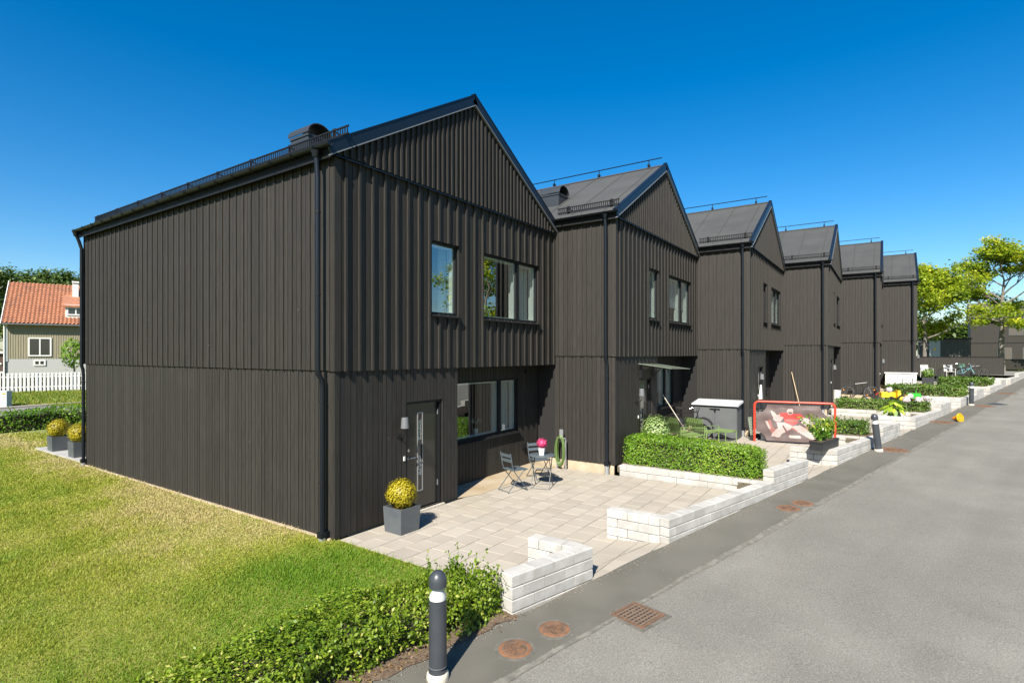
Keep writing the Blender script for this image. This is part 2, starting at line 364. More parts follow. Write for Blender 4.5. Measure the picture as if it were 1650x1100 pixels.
def frame_boards(wall, joined, axis, kind, dep, t0, t1, z0, z1, holes, g, mat_, pitch=.25, zf=None):
    gap = .0055
    if kind == 'flush':
        for a, b in widths(t0, t1, .085, .135, g):
            j = g.uniform(-.002, .003); lay(wall, joined, axis, dep + j, dep + .024, a + gap + .0015, b - gap - .0015, z0, z1, holes, 'board', mat_)
    else:
        n = max(1, round((t1 - t0) / pitch)); p = (t1 - t0) / n
        for i in range(n):
            a = t0 + i * p; zt = zf(a, a + p) if zf else z1
            if zt < z0 + .03: continue
            if pitch > .2:
                lay(wall, joined, axis, dep + g.uniform(-.001, .002), dep + .022, a + gap, a + p * .52 - gap, z0, zt, holes, 'board', mat_)
                lay(wall, joined, axis, dep + g.uniform(-.001, .002), dep + .022, a + p * .52 + gap, a + p - gap, z0, zt, holes, 'board', mat_)
            else: lay(wall, joined, axis, dep, dep + .022, a + gap, a + p - gap, z0, zt, holes, 'board', mat_)
        for i in range(n + 1):
            a = t0 + i * p; zt = (zf(a - .02, a + .02) if zf else z1)
            if zt < z0 + .03: continue
            bw = (.017 if axis == 's' else .021) + g.uniform(-.002, .002)
            lay(wall, joined, axis, dep - (.021 if axis == 's' else .038), dep - .0015, a - bw, a + bw, z0 - g.uniform(.0, .006), zt, holes, 'batten', mat_)
def core(axis, d0, d1, t0, t1, z0, z1, holes, m):
    ts = sorted({t0, t1, *[c for h in holes for c in h[:2] if t0 < c < t1]})
    for a, b in zip(ts, ts[1:]):
        for q in split(a, b, z0, z1, holes):
            m.box(*((q[0], q[1], d0, d1, q[2], q[3]) if axis == 'f' else (d0, d1, q[0], q[1], q[2], q[3])))

def window(parent, x0, x1, z0, z1, y, mull=None, fit=0, curt=True):
    """frame with its glass, sill, white lining; y is the plane of the cladding face"""
    t = .05; yf = y + .045; fr = MB()
    fr.box(x0, x0 + t, yf, yf + .09, z0, z1).box(x1 - t, x1, yf, yf + .09, z0, z1).box(x0 + t, x1 - t, yf, yf + .09, z1 - t, z1).box(x0 + t, x1 - t, yf, yf + .09, z0, z0 + t)
    if mull: fr.box(mull - .055, mull + .055, yf + .002, yf + .088, z0 + t, z1 - t)
    f = fr.obj('window', BLK, parent)
    panes = [(x0 + t, (mull - .055) if mull else x1 - t)] + ([(mull + .055, x1 - t)] if mull else [])
    for a, b in panes:
        MB().box(a, b, yf + .045, yf + .050, z0 + t, z1 - t).obj('pane', GLASS, f)
        s = .035; l = MB()
        l.box(a, a + s, yf + .056, yf + .20, z0 + t, z1 - t).box(b - s, b, yf + .056, yf + .20, z0 + t, z1 - t)
        l.box(a + s, b - s, yf + .056, yf + .20, z1 - t - s, z1 - t).box(a + s, b - s, yf + .056, yf + .20, z0 + t, z0 + t + s * .6)
        l.obj('inner_frame', WHITEB, f)
    sm = MB(); sm.add([(x0 - .02, y + .05, z0), (x1 + .02, y + .05, z0), (x1 + .02, y - .075, z0 - .035), (x0 - .02, y - .075, z0 - .035),
                       (x0 - .02, y + .05, z0 - .02), (x1 + .02, y + .05, z0 - .02), (x1 + .02, y - .075, z0 - .058), (x0 - .02, y - .075, z0 - .058)],
                      [(0, 3, 2, 1), (4, 5, 6, 7), (3, 7, 6, 2), (0, 4, 7, 3), (1, 2, 6, 5), (0, 1, 5, 4)])
    sm.obj('sill', BLK, f)
    rv = MB(); rv.box(x0 - .012, x0 - .001, y + .002, yf, z0, z1).box(x1 + .001, x1 + .012, y + .002, yf, z0, z1).box(x0, x1, y + .002, yf, z1 + .001, z1 + .012)
    rv.obj('reveal', WOODF, f)
    # the room behind
    rm = MB(); ya, yb = yf + .21, yf + 3.4; xa, xb = x0 - .25, x1 + .25; za, zb = z0 - .9, z1 + .15
    rm.add([(xa, ya, za), (xb, ya, za), (xb, yb, za), (xa, yb, za), (xa, ya, zb), (xb, ya, zb), (xb, yb, zb), (xa, yb, zb)],
           [(0, 1, 2, 3), (4, 7, 6, 5), (3, 2, 6, 7), (0, 3, 7, 4), (1, 5, 6, 2)]); rm.obj('room', ROOM, f)
    if curt:
        c = MB(); vs = []; wv = .22 if not mull else .5; nn = 24
        for i in range(nn + 1):
            tt = i / nn; xx = x1 - .06 - wv * (1 - tt); vs += [(xx, yf + .27 + .022 * math.sin(tt * 30), z0 - .3), (xx, yf + .27 + .022 * math.sin(tt * 30), z1 + .02)]
        c.add(vs, [(2 * i, 2 * i + 2, 2 * i + 3, 2 * i + 1) for i in range(nn)]); c.obj('curtain', WHITEF, f)
    if fit == 1:      # roller blind let half down
        MB().box(x0 + t, x1 - t, yf + .16, yf + .165, z0 + (z1 - z0) * .34, z1).obj('blind', BLIND, f)
    if fit == 2:      # kitchen units
        k = MB(); k.box(x0 + .1, x0 + 1.25, yb - .36, yb - .02, z1 - .62, z1 + .1, 0).box(x0 + 1.3, x1 + .2, yb - .06, yb - .03, z0 + .1, z1 - .45, 1).box(x0 - .2, x1 + .2, yb - .62, yb - .03, za, z0 - .05, 1)
        k.box(x0 + .2, x0 + .55, ya + .5, ya + .9, z0 - .5, z0 + .25, 0).obj('kitchen_unit', [WHITEF, ROOMD], f)
    return f

def wall_lamp(parent, x, y, z):
    e = MB(); e.lathe([(.075, 0), (.062, .17), (.058, .19), (0, .19)], (x, y - .15, z), 20, 0).lathe([(.02, -.01), (.02, .005)], (x, y - .15, z), 10, 1)
    l = e.obj('wall_lamp', [SILV, BLK], parent, smooth=True)
    MB().tube([(x, y - .15, z + .005), (x, y - .15, z - .10), (x, y - .10, z - .16), (x, y - .002, z - .16)], .011, 8).lathe([(.045, 0), (.045, .02)], (x, y - .001, z - .16), 14, mx=Matrix.Rotation(R_(90), 3, 'X')).obj('arm', BLK, l, smooth=True)
    return l
def door(parent, y, ornate):
    x0, x1, z0, z1 = DOOR; d = MB(); yd = y + .09; g0, g1 = x0 + .37, x0 + .52
    for q in ((x0 + .06, g0, z0 + .02, z1 - .05), (g1, x1 - .06, z0 + .02, z1 - .05), (g0, g1, z0 + .02, z0 + .33), (g0, g1, z1 - .22, z1 - .05)): d.box(q[0], q[1], yd, yd + .05, q[2], q[3])
    do = d.obj('door', DOORM, parent)
    f = MB(); f.box(x0, x0 + .055, y + .03, yd + .06, z0, z1).box(x1 - .055, x1, y + .03, yd + .06, z0, z1).box(x0 + .055, x1 - .055, y + .03, yd + .06, z1 - .045, z1); f.obj('door_frame', BLK, do)
    MB().box(g0 + .02, g1 - .02, yd + .012, yd + .018, z0 + .35, z1 - .24).obj('pane', DGLASS, do)
    fr = MB(); 
    for q in ((g0, g0 + .02, z0 + .33, z1 - .22), (g1 - .02, g1, z0 + .33, z1 - .22), (g0 + .02, g1 - .02, z0 + .33, z0 + .35), (g0 + .02, g1 - .02, z1 - .24, z1 - .22)): fr.box(q[0], q[1], yd - .012, yd - .001, q[2], q[3])
    fr.obj('pane_trim', DTRIM, do)
    MB().box(g0 - .02, g1 + .02, yd + .06, yd + .07, z0 + .3, z1 - .2).obj('back_panel', ROOMD, do)
    MB().tube([(x0 + .13, yd, 1.03), (x0 + .13, yd - .06, 1.03), (x0 + .27, yd - .06, 1.03)], .011, 8).lathe([(.026, 0), (.026, .012)], (x0 + .13, yd - .001, 1.03), 12, mx=Matrix.Rotation(R_(90), 3, 'X')).obj('handle', STEEL, do, smooth=True)
    MB().lathe([(.027, 0), (.027, .018)], (x0 + .13, yd - .001, 1.17), 14, mx=Matrix.Rotation(R_(90), 3, 'X')).obj('lock', STEEL, do, smooth=True)
    for zz in (.38, 1.78): MB().lathe([(.012, 0), (.012, .11)], (x1 - .06, yd - .012, zz), 8).obj('hinge', SILV, do, smooth=True)
    MB().box(x0 - .02, x1 + .02, y - .05, yd + .05, -.01, z0 - .002).obj('threshold', BASEC, do)
    MB().box(x1 + .002, x1 + .014, y + .004, y + .09, z0, z1).obj('reveal', WOODF, do)
DOORM = mat('black_door_paint', (.018, .018, .016), .28, coat=.2)
DTRIM = mat('door_glazing_trim', (.20, .20, .19), .4)
DGLASS = mat('ornate_door_glass', (.03, .035, .035), .08, spec=.8)
t = DGLASS.node_tree; vo = _n(t, 'ShaderNodeTexVoronoi', feature='DISTANCE_TO_EDGE'); vo.inputs['Scale'].default_value = 26
ge = _n(t, 'ShaderNodeNewGeometry'); t.links.new(ge.outputs['Position'], vo.inputs[0]); sp = _n(t, 'ShaderNodeSeparateXYZ'); t.links.new(ge.outputs['Position'], sp.inputs[0])
c1 = _n(t, 'ShaderNodeMath', operation='LESS_THAN'); t.links.new(vo.outputs[0], c1.inputs[0]); c1.inputs[1].default_value = .10
sn = _n(t, 'ShaderNodeMath', operation='SINE'); ml = _n(t, 'ShaderNodeMath', operation='MULTIPLY'); t.links.new(sp.outputs[2], ml.inputs[0]); ml.inputs[1].default_value = 9.3; t.links.new(ml.outputs[0], sn.inputs[0])
c2 = _n(t, 'ShaderNodeMath', operation='GREATER_THAN'); t.links.new(sn.outputs[0], c2.inputs[0]); c2.inputs[1].default_value = -.15
c3 = _n(t, 'ShaderNodeMath', operation='MULTIPLY'); t.links.new(c1.outputs[0], c3.inputs[0]); t.links.new(c2.outputs[0], c3.inputs[1])
mx = _n(t, 'ShaderNodeMix', data_type='RGBA'); mx.inputs[6].default_value = (.03, .035, .035, 1); mx.inputs[7].default_value = (.38, .41, .40, 1)
t.links.new(c3.outputs[0], mx.inputs[0]); t.links.new(mx.outputs[2], t.nodes['Principled BSDF'].inputs['Base Color'])

def build_house(i):
    lab = ['dark timber end house nearest the lawn, its long side wall facing the grass', 'dark timber row house with glass canopy over its door, second from the lawn',
           'dark timber row house behind the hockey goal, third from the lawn', 'dark timber row house fourth from the lawn, black bicycle standing beyond its corner',
           'dark timber row house fifth from the lawn, white storage box beyond its corner', 'dark timber row house farthest from the lawn, beside the low dark fence'][i]
    H = empty('row_house', (DX * i, DY * i, DZ * i), 0, lab, 'house', 'dark timber houses in a staggered row'); g = random.Random(40 + i)
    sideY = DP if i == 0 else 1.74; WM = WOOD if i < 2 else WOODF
    ind_f = i == 0; ind_s = i < 4
    # ---- side wall
    cr = MB(); core('s', .05, .25, .03, DP, .0, HB - .02, [], cr); core('s', .024, .25, .03, DP, HB - .02, 6.2, [], cr)
    sw = cr.obj('side_wall', WCORE, H); J = None if ind_s else MB()
    frame_boards(sw, J, 's', 'flush', .026, .115, sideY, .01, HB + .01, [], g, WM) if i == 0 else frame_boards(sw, J, 's', 'flush', .026, .115, sideY, .0, HB + .01, [], g, WM)
    frame_boards(sw, J, 's', 'batten', 0, .12, sideY, HB, 6.18, [], g, WM)
    if J: tag(J.obj('cladding', WM, sw), kind='stuff')
    # ---- front wall, three storeys of cladding: lower set back, gable proud
    cr = MB(); core('f', .055, .26, .06, 3.05, 0, HB - .02, [DOOR], cr); core('f', .55, .75, 3.05, W, .0, HB - .02, [WINR], cr)
    cr.box(2.85, 3.02, .26, .55, 0, HB - .02)
    core('f', .024, .22, .03, W, HB + .0, HG + .1, [WIN1, WIN2], cr)
    fw = cr.obj('front_wall', WCORE, H); J = None if ind_f else MB()
    frame_boards(fw, J, 'f', 'flush', .03, .125, 3.05, .01, HB + .01, [DOOR], g, WM)
    frame_boards(fw, J, 'f', 'flush', .52, 3.05, W - .002, .06, HB - .03, [WINR], g, WM)
    frame_boards(fw, J, 'f', 'batten', 0, .21, W - .06, HB - .01, HG + .02, [WIN1, WIN2], g, WM, .275)
    for a, b in ((.125, .16), (.165, .205)): lay(fw, J, 'f', .002, .022, a, b, HB - .01, HG, [], 'board', WM)
    lay(fw, J, 'f', -.002, .022, W - .055, W - .003, HB - .01, HG, [], 'board', WM)
    if J: tag(J.obj('cladding', WM, fw), kind='stuff')
    cb = MB(); cb.box(-.004, .12, -.006, .02, HB - .012, HG).box(-.006, .018, .0205, .118, HB - .012, HG); cb.box(.022, .12, .024, .05, .0, HB - .02).box(.02, .044, .0505, .112, .0, HB - .02); cb.obj('corner_board', WM, H)
    MB().box(3.0, W, .03, .56, HB - .03, HB - .012).obj('soffit', WCORE, H)
    MB().box(3.03, 3.05, .056, .55, 0, HB - .031).obj('recess_cheek', WM, H)
    # ---- gable
    zg = lambda a, b: RZ - .10 - RP * max(abs(a - RX), abs(b - RX))
    cr = MB(); cr.add([(.0, -.004, HG + .03), (W, -.004, HG + .03), (W, -.004, 6.25), (RX, -.004, RZ - .09), (0, -.004, 6.25), (.0, .2, HG + .03), (W, .2, HG + .03), (W, .2, 6.25), (RX, .2, RZ - .09), (0, .2, 6.25)],
                      [(0, 1, 2, 3, 4), (9, 8, 7, 6, 5), (0, 5, 6, 1), (1, 6, 7, 2), (2, 7, 8, 3), (3, 8, 9, 4), (4, 9, 5, 0)])
    gb = cr.obj('gable', WCORE, H); J = None if ind_f else MB()
    frame_boards(gb, J, 'f', 'batten', -.028, .02, W - .02, HG + .045, 9, [], g, WM, .1375, zg)
    if J: tag(J.obj('cladding', WM, gb), kind='stuff')
    MB().add([(-.02, -.075, HG + .012), (W, -.075, HG + .012), (W, -.003, HG + .04), (-.02, -.003, HG + .04), (-.02, -.075, HG - .006), (W, -.075, HG - .006), (W, -.003, HG + .02), (-.02, -.003, HG + .02)],
             [(0, 1, 2, 3), (7, 6, 5, 4), (0, 4, 5, 1), (3, 2, 6, 7), (0, 3, 7, 4), (1, 5, 6, 2)]).obj('drip_flashing', VERGE, H)
    # ---- roof
    yF, yB = -.066, DP + .12; xl, xr = -.13, W - .01; zr = lambda x: RZ - RP * abs(x - RX); th = .13
    r = MB(); P = [(xl, zr(xl)), (RX, RZ), (xr, zr(xr)), (xr, zr(xr) - th), (RX, RZ - th), (xl, zr(xl) - th)]
    vs = [(x, yF, z) for x, z in P] + [(x, yB, z) for x, z in P]
    r.add(vs, [(0, 6, 7, 1), (1, 7, 8, 2)], 0); r.add(vs, [(2, 8, 9, 3), (3, 9, 10, 4), (4, 10, 11, 5), (5, 11, 6, 0), (0, 1, 4, 5), (1, 2, 3, 4), (6, 11, 10, 7), (7, 10, 9, 8)], 1)
    rf = r.obj('roof', [FELT, BLK], H)
    ang = math.atan(RP); ML = Matrix.Rotation(-ang, 3, 'Y'); MR = Matrix.Rotation(ang, 3, 'Y')
    for k, yy in enumerate([.28, 1.2, 2.15, 3.1, 4.1, 5.1, 6.1, 7.1, 8.1, 9.1]):            # felt lap seams
        for sgn in (-1, 1):
            L_ = 2.0 / math.cos(ang) * (3.55 / 4); c = (RX + sgn * (RX - xl) / 2 * .985, yy, zr(RX + sgn * (RX - xl) / 2 * .985) + .004)
            MB().obox(c, ((RX - xl) / math.cos(ang) * .96, .035, .010), ML if sgn < 0 else MR).obj('seam', FELTD, rf)
    for sgn in (-1, 1):
        lo = xl - .02 if sgn < 0 else xr; a = Vector((lo, 0, zr(lo))); b_ = Vector((RX, 0, RZ)); mid = (a + b_) / 2; ln = (b_ - a).length
        v = MB(); v.obox((mid.x, -.086, mid.z - .075), (ln + .06, .03, .21), ML if sgn < 0 else MR); v.obox((mid.x, -.055, mid.z + .032), (ln + .06, .11, .012), ML if sgn < 0 else MR); v.obox((mid.x, -.087, mid.z - .19), (ln + .02, .045, .018), ML if sgn < 0 else MR, 1)
        v.obj('verge_board', [VERGE, SILVD], rf)
    y1 = yB if i == 0 else 1.72
    gt = MB(); vs = []; nn = 9
    for yy in (-.16, y1):
        for j in range(nn): an = math.pi + math.pi * j / (nn - 1); vs.append((-.195 + .057 * math.cos(an), yy, 6.235 + .057 * math.sin(an)))
        for j in range(nn): an = 2 * math.pi - math.pi * j / (nn - 1); vs.append((-.195 + .050 * math.cos(an), yy, 6.238 + .050 * math.sin(an)))
    gt.add(vs, [(j, j + 1, 2 * nn + j + 1, 2 * nn + j) for j in range(2 * nn - 1)] + [(2 * nn - 1, 0, 2 * nn, 4 * nn - 1)] + [tuple(range(2 * nn))[::-1], tuple(range(2 * nn, 4 * nn))])
    go = gt.obj('gutter', PIPE, H, smooth=True)
    yy = .2
    while yy < y1: MB().obox((-.2, yy, 6.19), (.16, .02, .012), Matrix.Rotation(.3, 3, 'Y')).tube([(-.275, yy, 6.25), (-.25, yy, 6.185), (-.205, yy, 6.16), (-.16, yy, 6.185)], .007, 5).obj('bracket', BLK, go); yy += .6
    MB().box(-.118, -.10, -.09, y1, 6.05, 6.25).box(-.10, -.002, -.02, y1, 6.165, 6.18).obj('fascia', BLK, H)
    if i > 0: MB().box(-.16, -.10, -.08, y1, 6.255, 6.275).obj('eave_flashing', FELTL, H)
    def pipe(y, foot, ox=.165, lx=.08):
        p = MB(); p.lathe([(.045, -.10), (.075, 0)], (-.2, y, 6.17), 14); p.tube([(-.19, y, 6.10), (-.5 * (.19 + ox), y, 5.95), (-ox, y, 5.75), (-ox, y, HB + .04), (-ox * .92 - .004, y, HB - .05), (-lx - .01, y, HB - .15), (-lx, y, HB - .28), (-lx, y, foot)], .041, 12)
        p.box(-lx - .06, .02, y - .055, y + .055, foot - .02, foot + .07); d = p.obj('downpipe', PIPE, H, smooth=True)
        for zz in (5.2, 3.9, 2.2, .9): MB().lathe([(.047, 0), (.047, .03)], (-ox if zz > HB else -lx, y, zz), 12).obj('clamp', BLK, d)
        MB().lathe([(.055, 0), (.055, .26)], (-lx, y, foot - .27), 14).obj('drain_stub', ALU, d)
    pipe(.20, .06 if i == 0 else .02)
    if i == 0: pipe(DP - .03, .10, .075, .035)
    # ---- snow guard
    gx = .10; gz_ = zr(gx) + .045; s = MB(); ya, yb = -.06, (DP - .4 if i == 0 else 1.70)
    if i == 0: ya = -.22
    for zz in (gz_, gz_ + .118): s.box(gx - .012, gx + .012, ya, yb, zz, zz + .022)
    yy = ya + .02
    while yy < yb: s.box(gx - .006, gx + .006, yy, yy + .022, gz_ + .022, gz_ + .118); yy += .058
    sg = s.obj('snow_guard', BLK, H); yy = .15
    while yy < yb: MB().box(gx + .013, gx + .10, yy, yy + .03, gz_ - .05, gz_ + .02).tube([(gx + .02, yy + .015, gz_ + .13), (gx + .24, yy + .015, gz_ + .09)], .012, 6).box(gx + .013, gx + .03, yy - .02, yy + .05, gz_ - .02, gz_ + .17).obj('bracket', BLK, sg); yy += 1.22
    if i > 0:
        rr = MB().tube([(RX, .05, RZ + .23), (RX, 5.5, RZ + .23)], .016, 8).obj('ridge_rail', PIPE, H)
        for yy in (.45, 2.1, 3.75, 5.3): MB().tube([(RX, yy, RZ + .01), (RX, yy, RZ + .22)], .014, 6).obox((RX, yy, RZ + .06), (.10, .06, .08)).obj('post', PIPE, rr)
        MB().obox((RX - .06, 3, RZ - .02), (.14, 6, .012), ML).obox((RX + .06, 3, RZ - .02), (.14, 6, .012), MR).obj('ridge_cap', FELTD, H)
    if i < 2:
        v = MB(); v.box(1.08, 1.58, 2.22, 2.80, 6.9, 7.36); v.box(1.06, 1.60, 2.20, 2.82, 7.30, 7.345)
        vb = v.obj('vent', VENTM, H); a_ = MB(); vs = []
        for yy in (2.17, 2.85):
            for j in range(15): an = math.pi * j / 14; vs.append((1.33 + .29 * math.cos(an), yy, 7.36 + .235 * math.sin(an)))
            for j in range(15): an = math.pi - math.pi * j / 14; vs.append((1.33 + .272 * math.cos(an), yy, 7.36 + .217 * math.sin(an)))
        a_.add(vs, [(j, (j + 1) % 30, 30 + (j + 1) % 30, 30 + j) for j in range(30)] + [tuple(range(30))[::-1][0:30], tuple(range(30, 60))])
        a_.f.pop(); a_.m.pop(); a_.f.pop(); a_.m.pop()
        for k0 in (0, 30):
            for j in range(14): a_.f.append((k0 + j, k0 + j + 1, k0 + 28 - j, k0 + 29 - j)); a_.m.append(0)
        a_.obj('hood', VENTM, vb, smooth=True)
    # ---- openings
    window(H, *WIN1, 0, None, 0 if i != 1 else 0)
    window(H, *WIN2, 0, 5.28, 1 if i in (1,) else 0)
    window(H, *WINR, .52, 5.27, 2 if i == 0 else 1)
    if i < 5: door(H, .03, i == 0)
    wall_lamp(H, 1.42, .03, 1.64)
    MB().box(1.625 - .1, 1.66 - .1, .012, .029, 1.02, 1.10).obj('door_bell', WHITE, H)
    MB().tube([(6.25, .515, 2.47 + .045 * math.sin(0))] + [], .01) if False else None
    MB().lathe([(.055, 0), (.055, .03), (.04, .035)], (6.35, .519, 2.50), 18, mx=Matrix.Rotation(R_(90), 3, 'X')).obj('vent_cap', BLK, H, smooth=True)
    # ---- plinth
    p = MB(); p.box(.035, .3, .06, DP - .02, -.30, .0045).box(.07, 3.04, .06, .3, -.3, .0045).box(3.04, W, .53, .8, -.3, .055); p.obj('plinth', CONC, H)
    if i == 0: MB().box(-.02, .034, .1, DP, -.05, .012).obj('plinth_ledge', CONC, H)
    # ---- plain back and party wall so the house is closed
    b = MB(); b.box(.26, W - .01, DP - .2, DP - .002, 0, 6.2).box(W - .26, W - .012, .8, DP - .2, 0, 6.2)
    b.add([(.0, DP - .01, 6.2), (W, DP - .01, 6.2), (RX, DP - .01, RZ - .1)], [(0, 2, 1)]); b.obj('back_wall', WOODF, H)
    MB().box(.26, W - .3, 4.3, 4.4, .0, 6.1).obj('inner_wall', WCORE, H)
    return H
FELTD = mat('felt_lap_seam', (.032, .033, .032), .8)
SILVD = mat('grey_edge_trim', (.16, .17, .18), .4)
VENTM = mat('dark_vent_sheet', (.028, .032, .036), .4)
houses = [build_house(i) for i in range(6)]

# canopy of the second house
cy = MB(); H1 = houses[1]
c = MB(); vs = [(1.42, -.02, 2.50), (3.02, -.02, 2.46), (3.02, -.92, 2.34), (1.42, -.92, 2.38)]
c.add(vs + [(x, y, z - .012) for x, y, z in vs], [(0, 3, 2, 1), (4, 5, 6, 7), (0, 1, 5, 4), (1, 2, 6, 5), (2, 3, 7, 6), (3, 0, 4, 7)]); GLASSG = mat('green_canopy_glass', (.34, .40, .31), .12, spec=.7); GLASSG.node_tree.nodes['Principled BSDF'].inputs['Alpha'].default_value = .5; co = c.obj('glass_canopy', GLASSG, H1)
for x in (1.62, 2.55):
    b = MB(); b.box(x - .02, x + .02, -.05, .028, 2.10, 2.47).tube([(x, -.02, 2.13), (x, -.30, 2.40)], .014, 6).tube([(x, -.02, 2.44), (x, -.85, 2.345)], .012, 6); b.obj('bracket', BLK, co)

# ================================================================== PAVING
def clip(poly, region):
    def inside(p, a, b): return (b[0] - a[0]) * (p[1] - a[1]) - (b[1] - a[1]) * (p[0] - a[0]) >= -1e-9
    def inter(p, q, a, b):
        d1 = (b[0] - a[0]) * (p[1] - a[1]) - (b[1] - a[1]) * (p[0] - a[0]); d2 = (b[0] - a[0]) * (q[1] - a[1]) - (b[1] - a[1]) * (q[0] - a[0])
        t = d1 / (d1 - d2); return (p[0] + (q[0] - p[0]) * t, p[1] + (q[1] - p[1]) * t)
    outp = poly
    for i in range(len(region)):
        a, b = region[i], region[(i + 1) % len(region)]; inp, outp = outp, []
        for j in range(len(inp)):
            p, q = inp[j], inp[(j + 1) % len(inp)]
            if inside(q, a, b):
                if not inside(p, a, b): outp.append(inter(p, q, a, b))
                outp.append(q)
            elif inside(p, a, b): outp.append(inter(p, q, a, b))
        if len(outp) < 3: return []
    return outp
def area(p): return abs(sum(p[i][0] * p[(i + 1) % len(p)][1] - p[(i + 1) % len(p)][0] * p[i][1] for i in range(len(p)))) / 2
def pzf(x, y):
    a, o = sc(x, y)
    if o < 3.05 or a > 3.9: return 0
    return rz(a) * min(1, (o - 3.05) / .7) + .004 * min(1, (o - 3.05) / .7)
g1 = row(1.84, 3.78); g2 = row(3.62, 3.78); q1 = row(1.84, 3.50); q2 = row(3.62, 3.50)
REG = [[(.10, .0), (-.02, -3.62), (q1.x, q1.y), (q2.x, q2.y), (6.9, row(8.0, 3.5).y), (6.9, 0)], [(q1.x, q1.y), (g1.x, g1.y), (g2.x, g2.y), (q2.x, q2.y)]]
PX, PY = .396, .365
def pavers(emit):
    for j in range(0, 16):
        for i in range(-2, 20):
            x0 = -.15 + i * PX + (PX / 2 if j % 2 else 0); y1 = -.02 - j * PY
            cell = [(x0 + .0055, y1 - PY + .0055), (x0 + PX - .0055, y1 - PY + .0055), (x0 + PX - .0055, y1 - .0055), (x0 + .0055, y1 - .0055)]
            for rg in REG:
                q = clip(cell, rg)
                if q and area(q) > .004: emit(q, abs(area(q) - (PX - .011) * (PY - .011)) < 1e-6 and min(sc(*c)[1] for c in cell) < 2.6 and max(sc(*c)[1] for c in cell) < 3.0, x0, y1)
bed = MB()
bed.prism(REG[0], -.16, -.012); bed.prism(REG[1], -.16, -.014, zf=pzf)
bed.box(3.0, 6.9, -.1, .6, -.16, -.02)
patio = bed.obj('patio', JOINT); tag(patio, kind='structure')
PM = MB(); e = .004
PM.add([(0, 0, -.05), (PX - .011, 0, -.05), (PX - .011, PY - .011, -.05), (0, PY - .011, -.05), (0, 0, -e), (PX - .011, 0, -e), (PX - .011, PY - .011, -e), (0, PY - .011, -e), (e, e, 0), (PX - .011 - e, e, 0), (PX - .011 - e, PY - .011 - e, 0), (e, PY - .011 - e, 0)],
       [(0, 1, 5, 4), (1, 2, 6, 5), (2, 3, 7, 6), (3, 0, 4, 7), (4, 5, 9, 8), (5, 6, 10, 9), (6, 7, 11, 10), (7, 4, 8, 11), (8, 9, 10, 11)])
PME = PM.mesh('paver', PAVE)
def emit0(q, full, x0, y1):
    if full:
        o = link(bpy.data.objects.new('paver', PME)); o.parent = patio; o.location = (x0 + .0055, y1 - PY + .0055, random.uniform(-.002, .002)); o.rotation_euler = (random.uniform(-.003, .003), random.uniform(-.003, .003), 0)
    else: MB().prism(q, -.05, random.uniform(-.002, .001), zf=pzf).obj('paver', PAVE, patio)
pavers(emit0)
JJ = MB(); pavers(lambda q, full, x0, y1: JJ.prism(q, -.05, random.uniform(-.003, .002), zf=pzf))
jm = JJ.mesh('plot_pavers', PAVE); bm_ = bed.mesh('terrace', JOINT)
for i in range(1, 6):
    t_ = link(bpy.data.objects.new('terrace', bm_)); t_.location = (DX * i, DY * i, DZ * i); tag(t_, kind='structure')
    o = link(bpy.data.objects.new('pavers', jm)); o.parent = t_; tag(o, kind='stuff')
m = MB()      # apron of rough concrete in the recess
for i in range(6):
    b0 = Vector((DX * i, DY * i, DZ * i)); m = MB(); m.add([(3.04, .535, .07), (W - .02, .535, .10), (W - .02, -.07, .006), (3.04, -.07, .006), (3.6, -.16, .005)], [(0, 1, 2, 4, 3)][:1])
    m.v[3] = (3.04, .03, .012); m.f[0] = (3, 4, 2, 1, 0)
    tag(m.obj('concrete_apron', APRON, loc=b0), kind='structure')
# ================================================================== BLOCK WALLS
BL, BW, BH = .35, .21, .14
e = .009; bm0 = MB(); X, Yv, Zv = BL - .006, BW - .003, BH - .006
def bev(X, Yv, Zv, e):
    m = MB(); vs = []
    for z, ins in ((0, e), (e, 0), (Zv - e, 0), (Zv, e)): vs += [(ins, ins, z), (X - ins, ins, z), (X - ins, Yv - ins, z), (ins, Yv - ins, z)]
    fs = [(0, 3, 2, 1), (12, 13, 14, 15)]
    for k in range(3):
        for j in range(4): fs.append((k * 4 + j, k * 4 + (j + 1) % 4, k * 4 + 4 + (j + 1) % 4, k * 4 + 4 + j))
    return m.add(vs, fs)
BME = {n: bev(l - .006, Yv, Zv, e).mesh('block', BLOCK) for n, l in (('full', BL), ('half', BL / 2), ('long', BW + BL / 2))}
def run_blocks(parent, p0, ang, length, ztop, zbot, phase=0):
    """courses of blocks from p0 along ang, laid from the top down; front face on the right-hand side"""
    k = 0; z = ztop - BH
    while z > zbot - BH:
        t = 0; first = (k + phase) % 2
        while t < length - .05:
            nm = 'half' if (t == 0 and first) else 'full'
            l = BL if nm == 'full' else BL / 2
            if t + l > length + .02:
                if length - t < BL * .6: nm, l = 'half', BL / 2
            o = link(bpy.data.objects.new('block', BME[nm])); o.parent = parent
            o.location = (p0.x + math.cos(ang) * t + random.uniform(-.002, .002), p0.y + math.sin(ang) * t + random.uniform(-.002, .002), z + random.uniform(-.001, .001))
            o.rotation_euler = (0, 0, ang + random.uniform(-.004, .004)); t += l
        k += 1; z -= BH
def wall_thing(label, runs):
    h = empty('block_wall', (0, 0, 0), 0, label, 'wall', 'white concrete block walls along the road')
    for r in runs: run_blocks(h, *r)
    return h
ordn = ['first', 'second', 'third', 'fourth', 'fifth', 'sixth']
wall_thing('white block wall ending at the loose hedge, nearest the camera, with a short return', [(row(.45, 3.755), ROT_ROW, 1.40, .47, -.02), (row(1.85, 3.54) + Vector((-.0, .0, 0)), R_(90), .7, .47, .02, 1)])
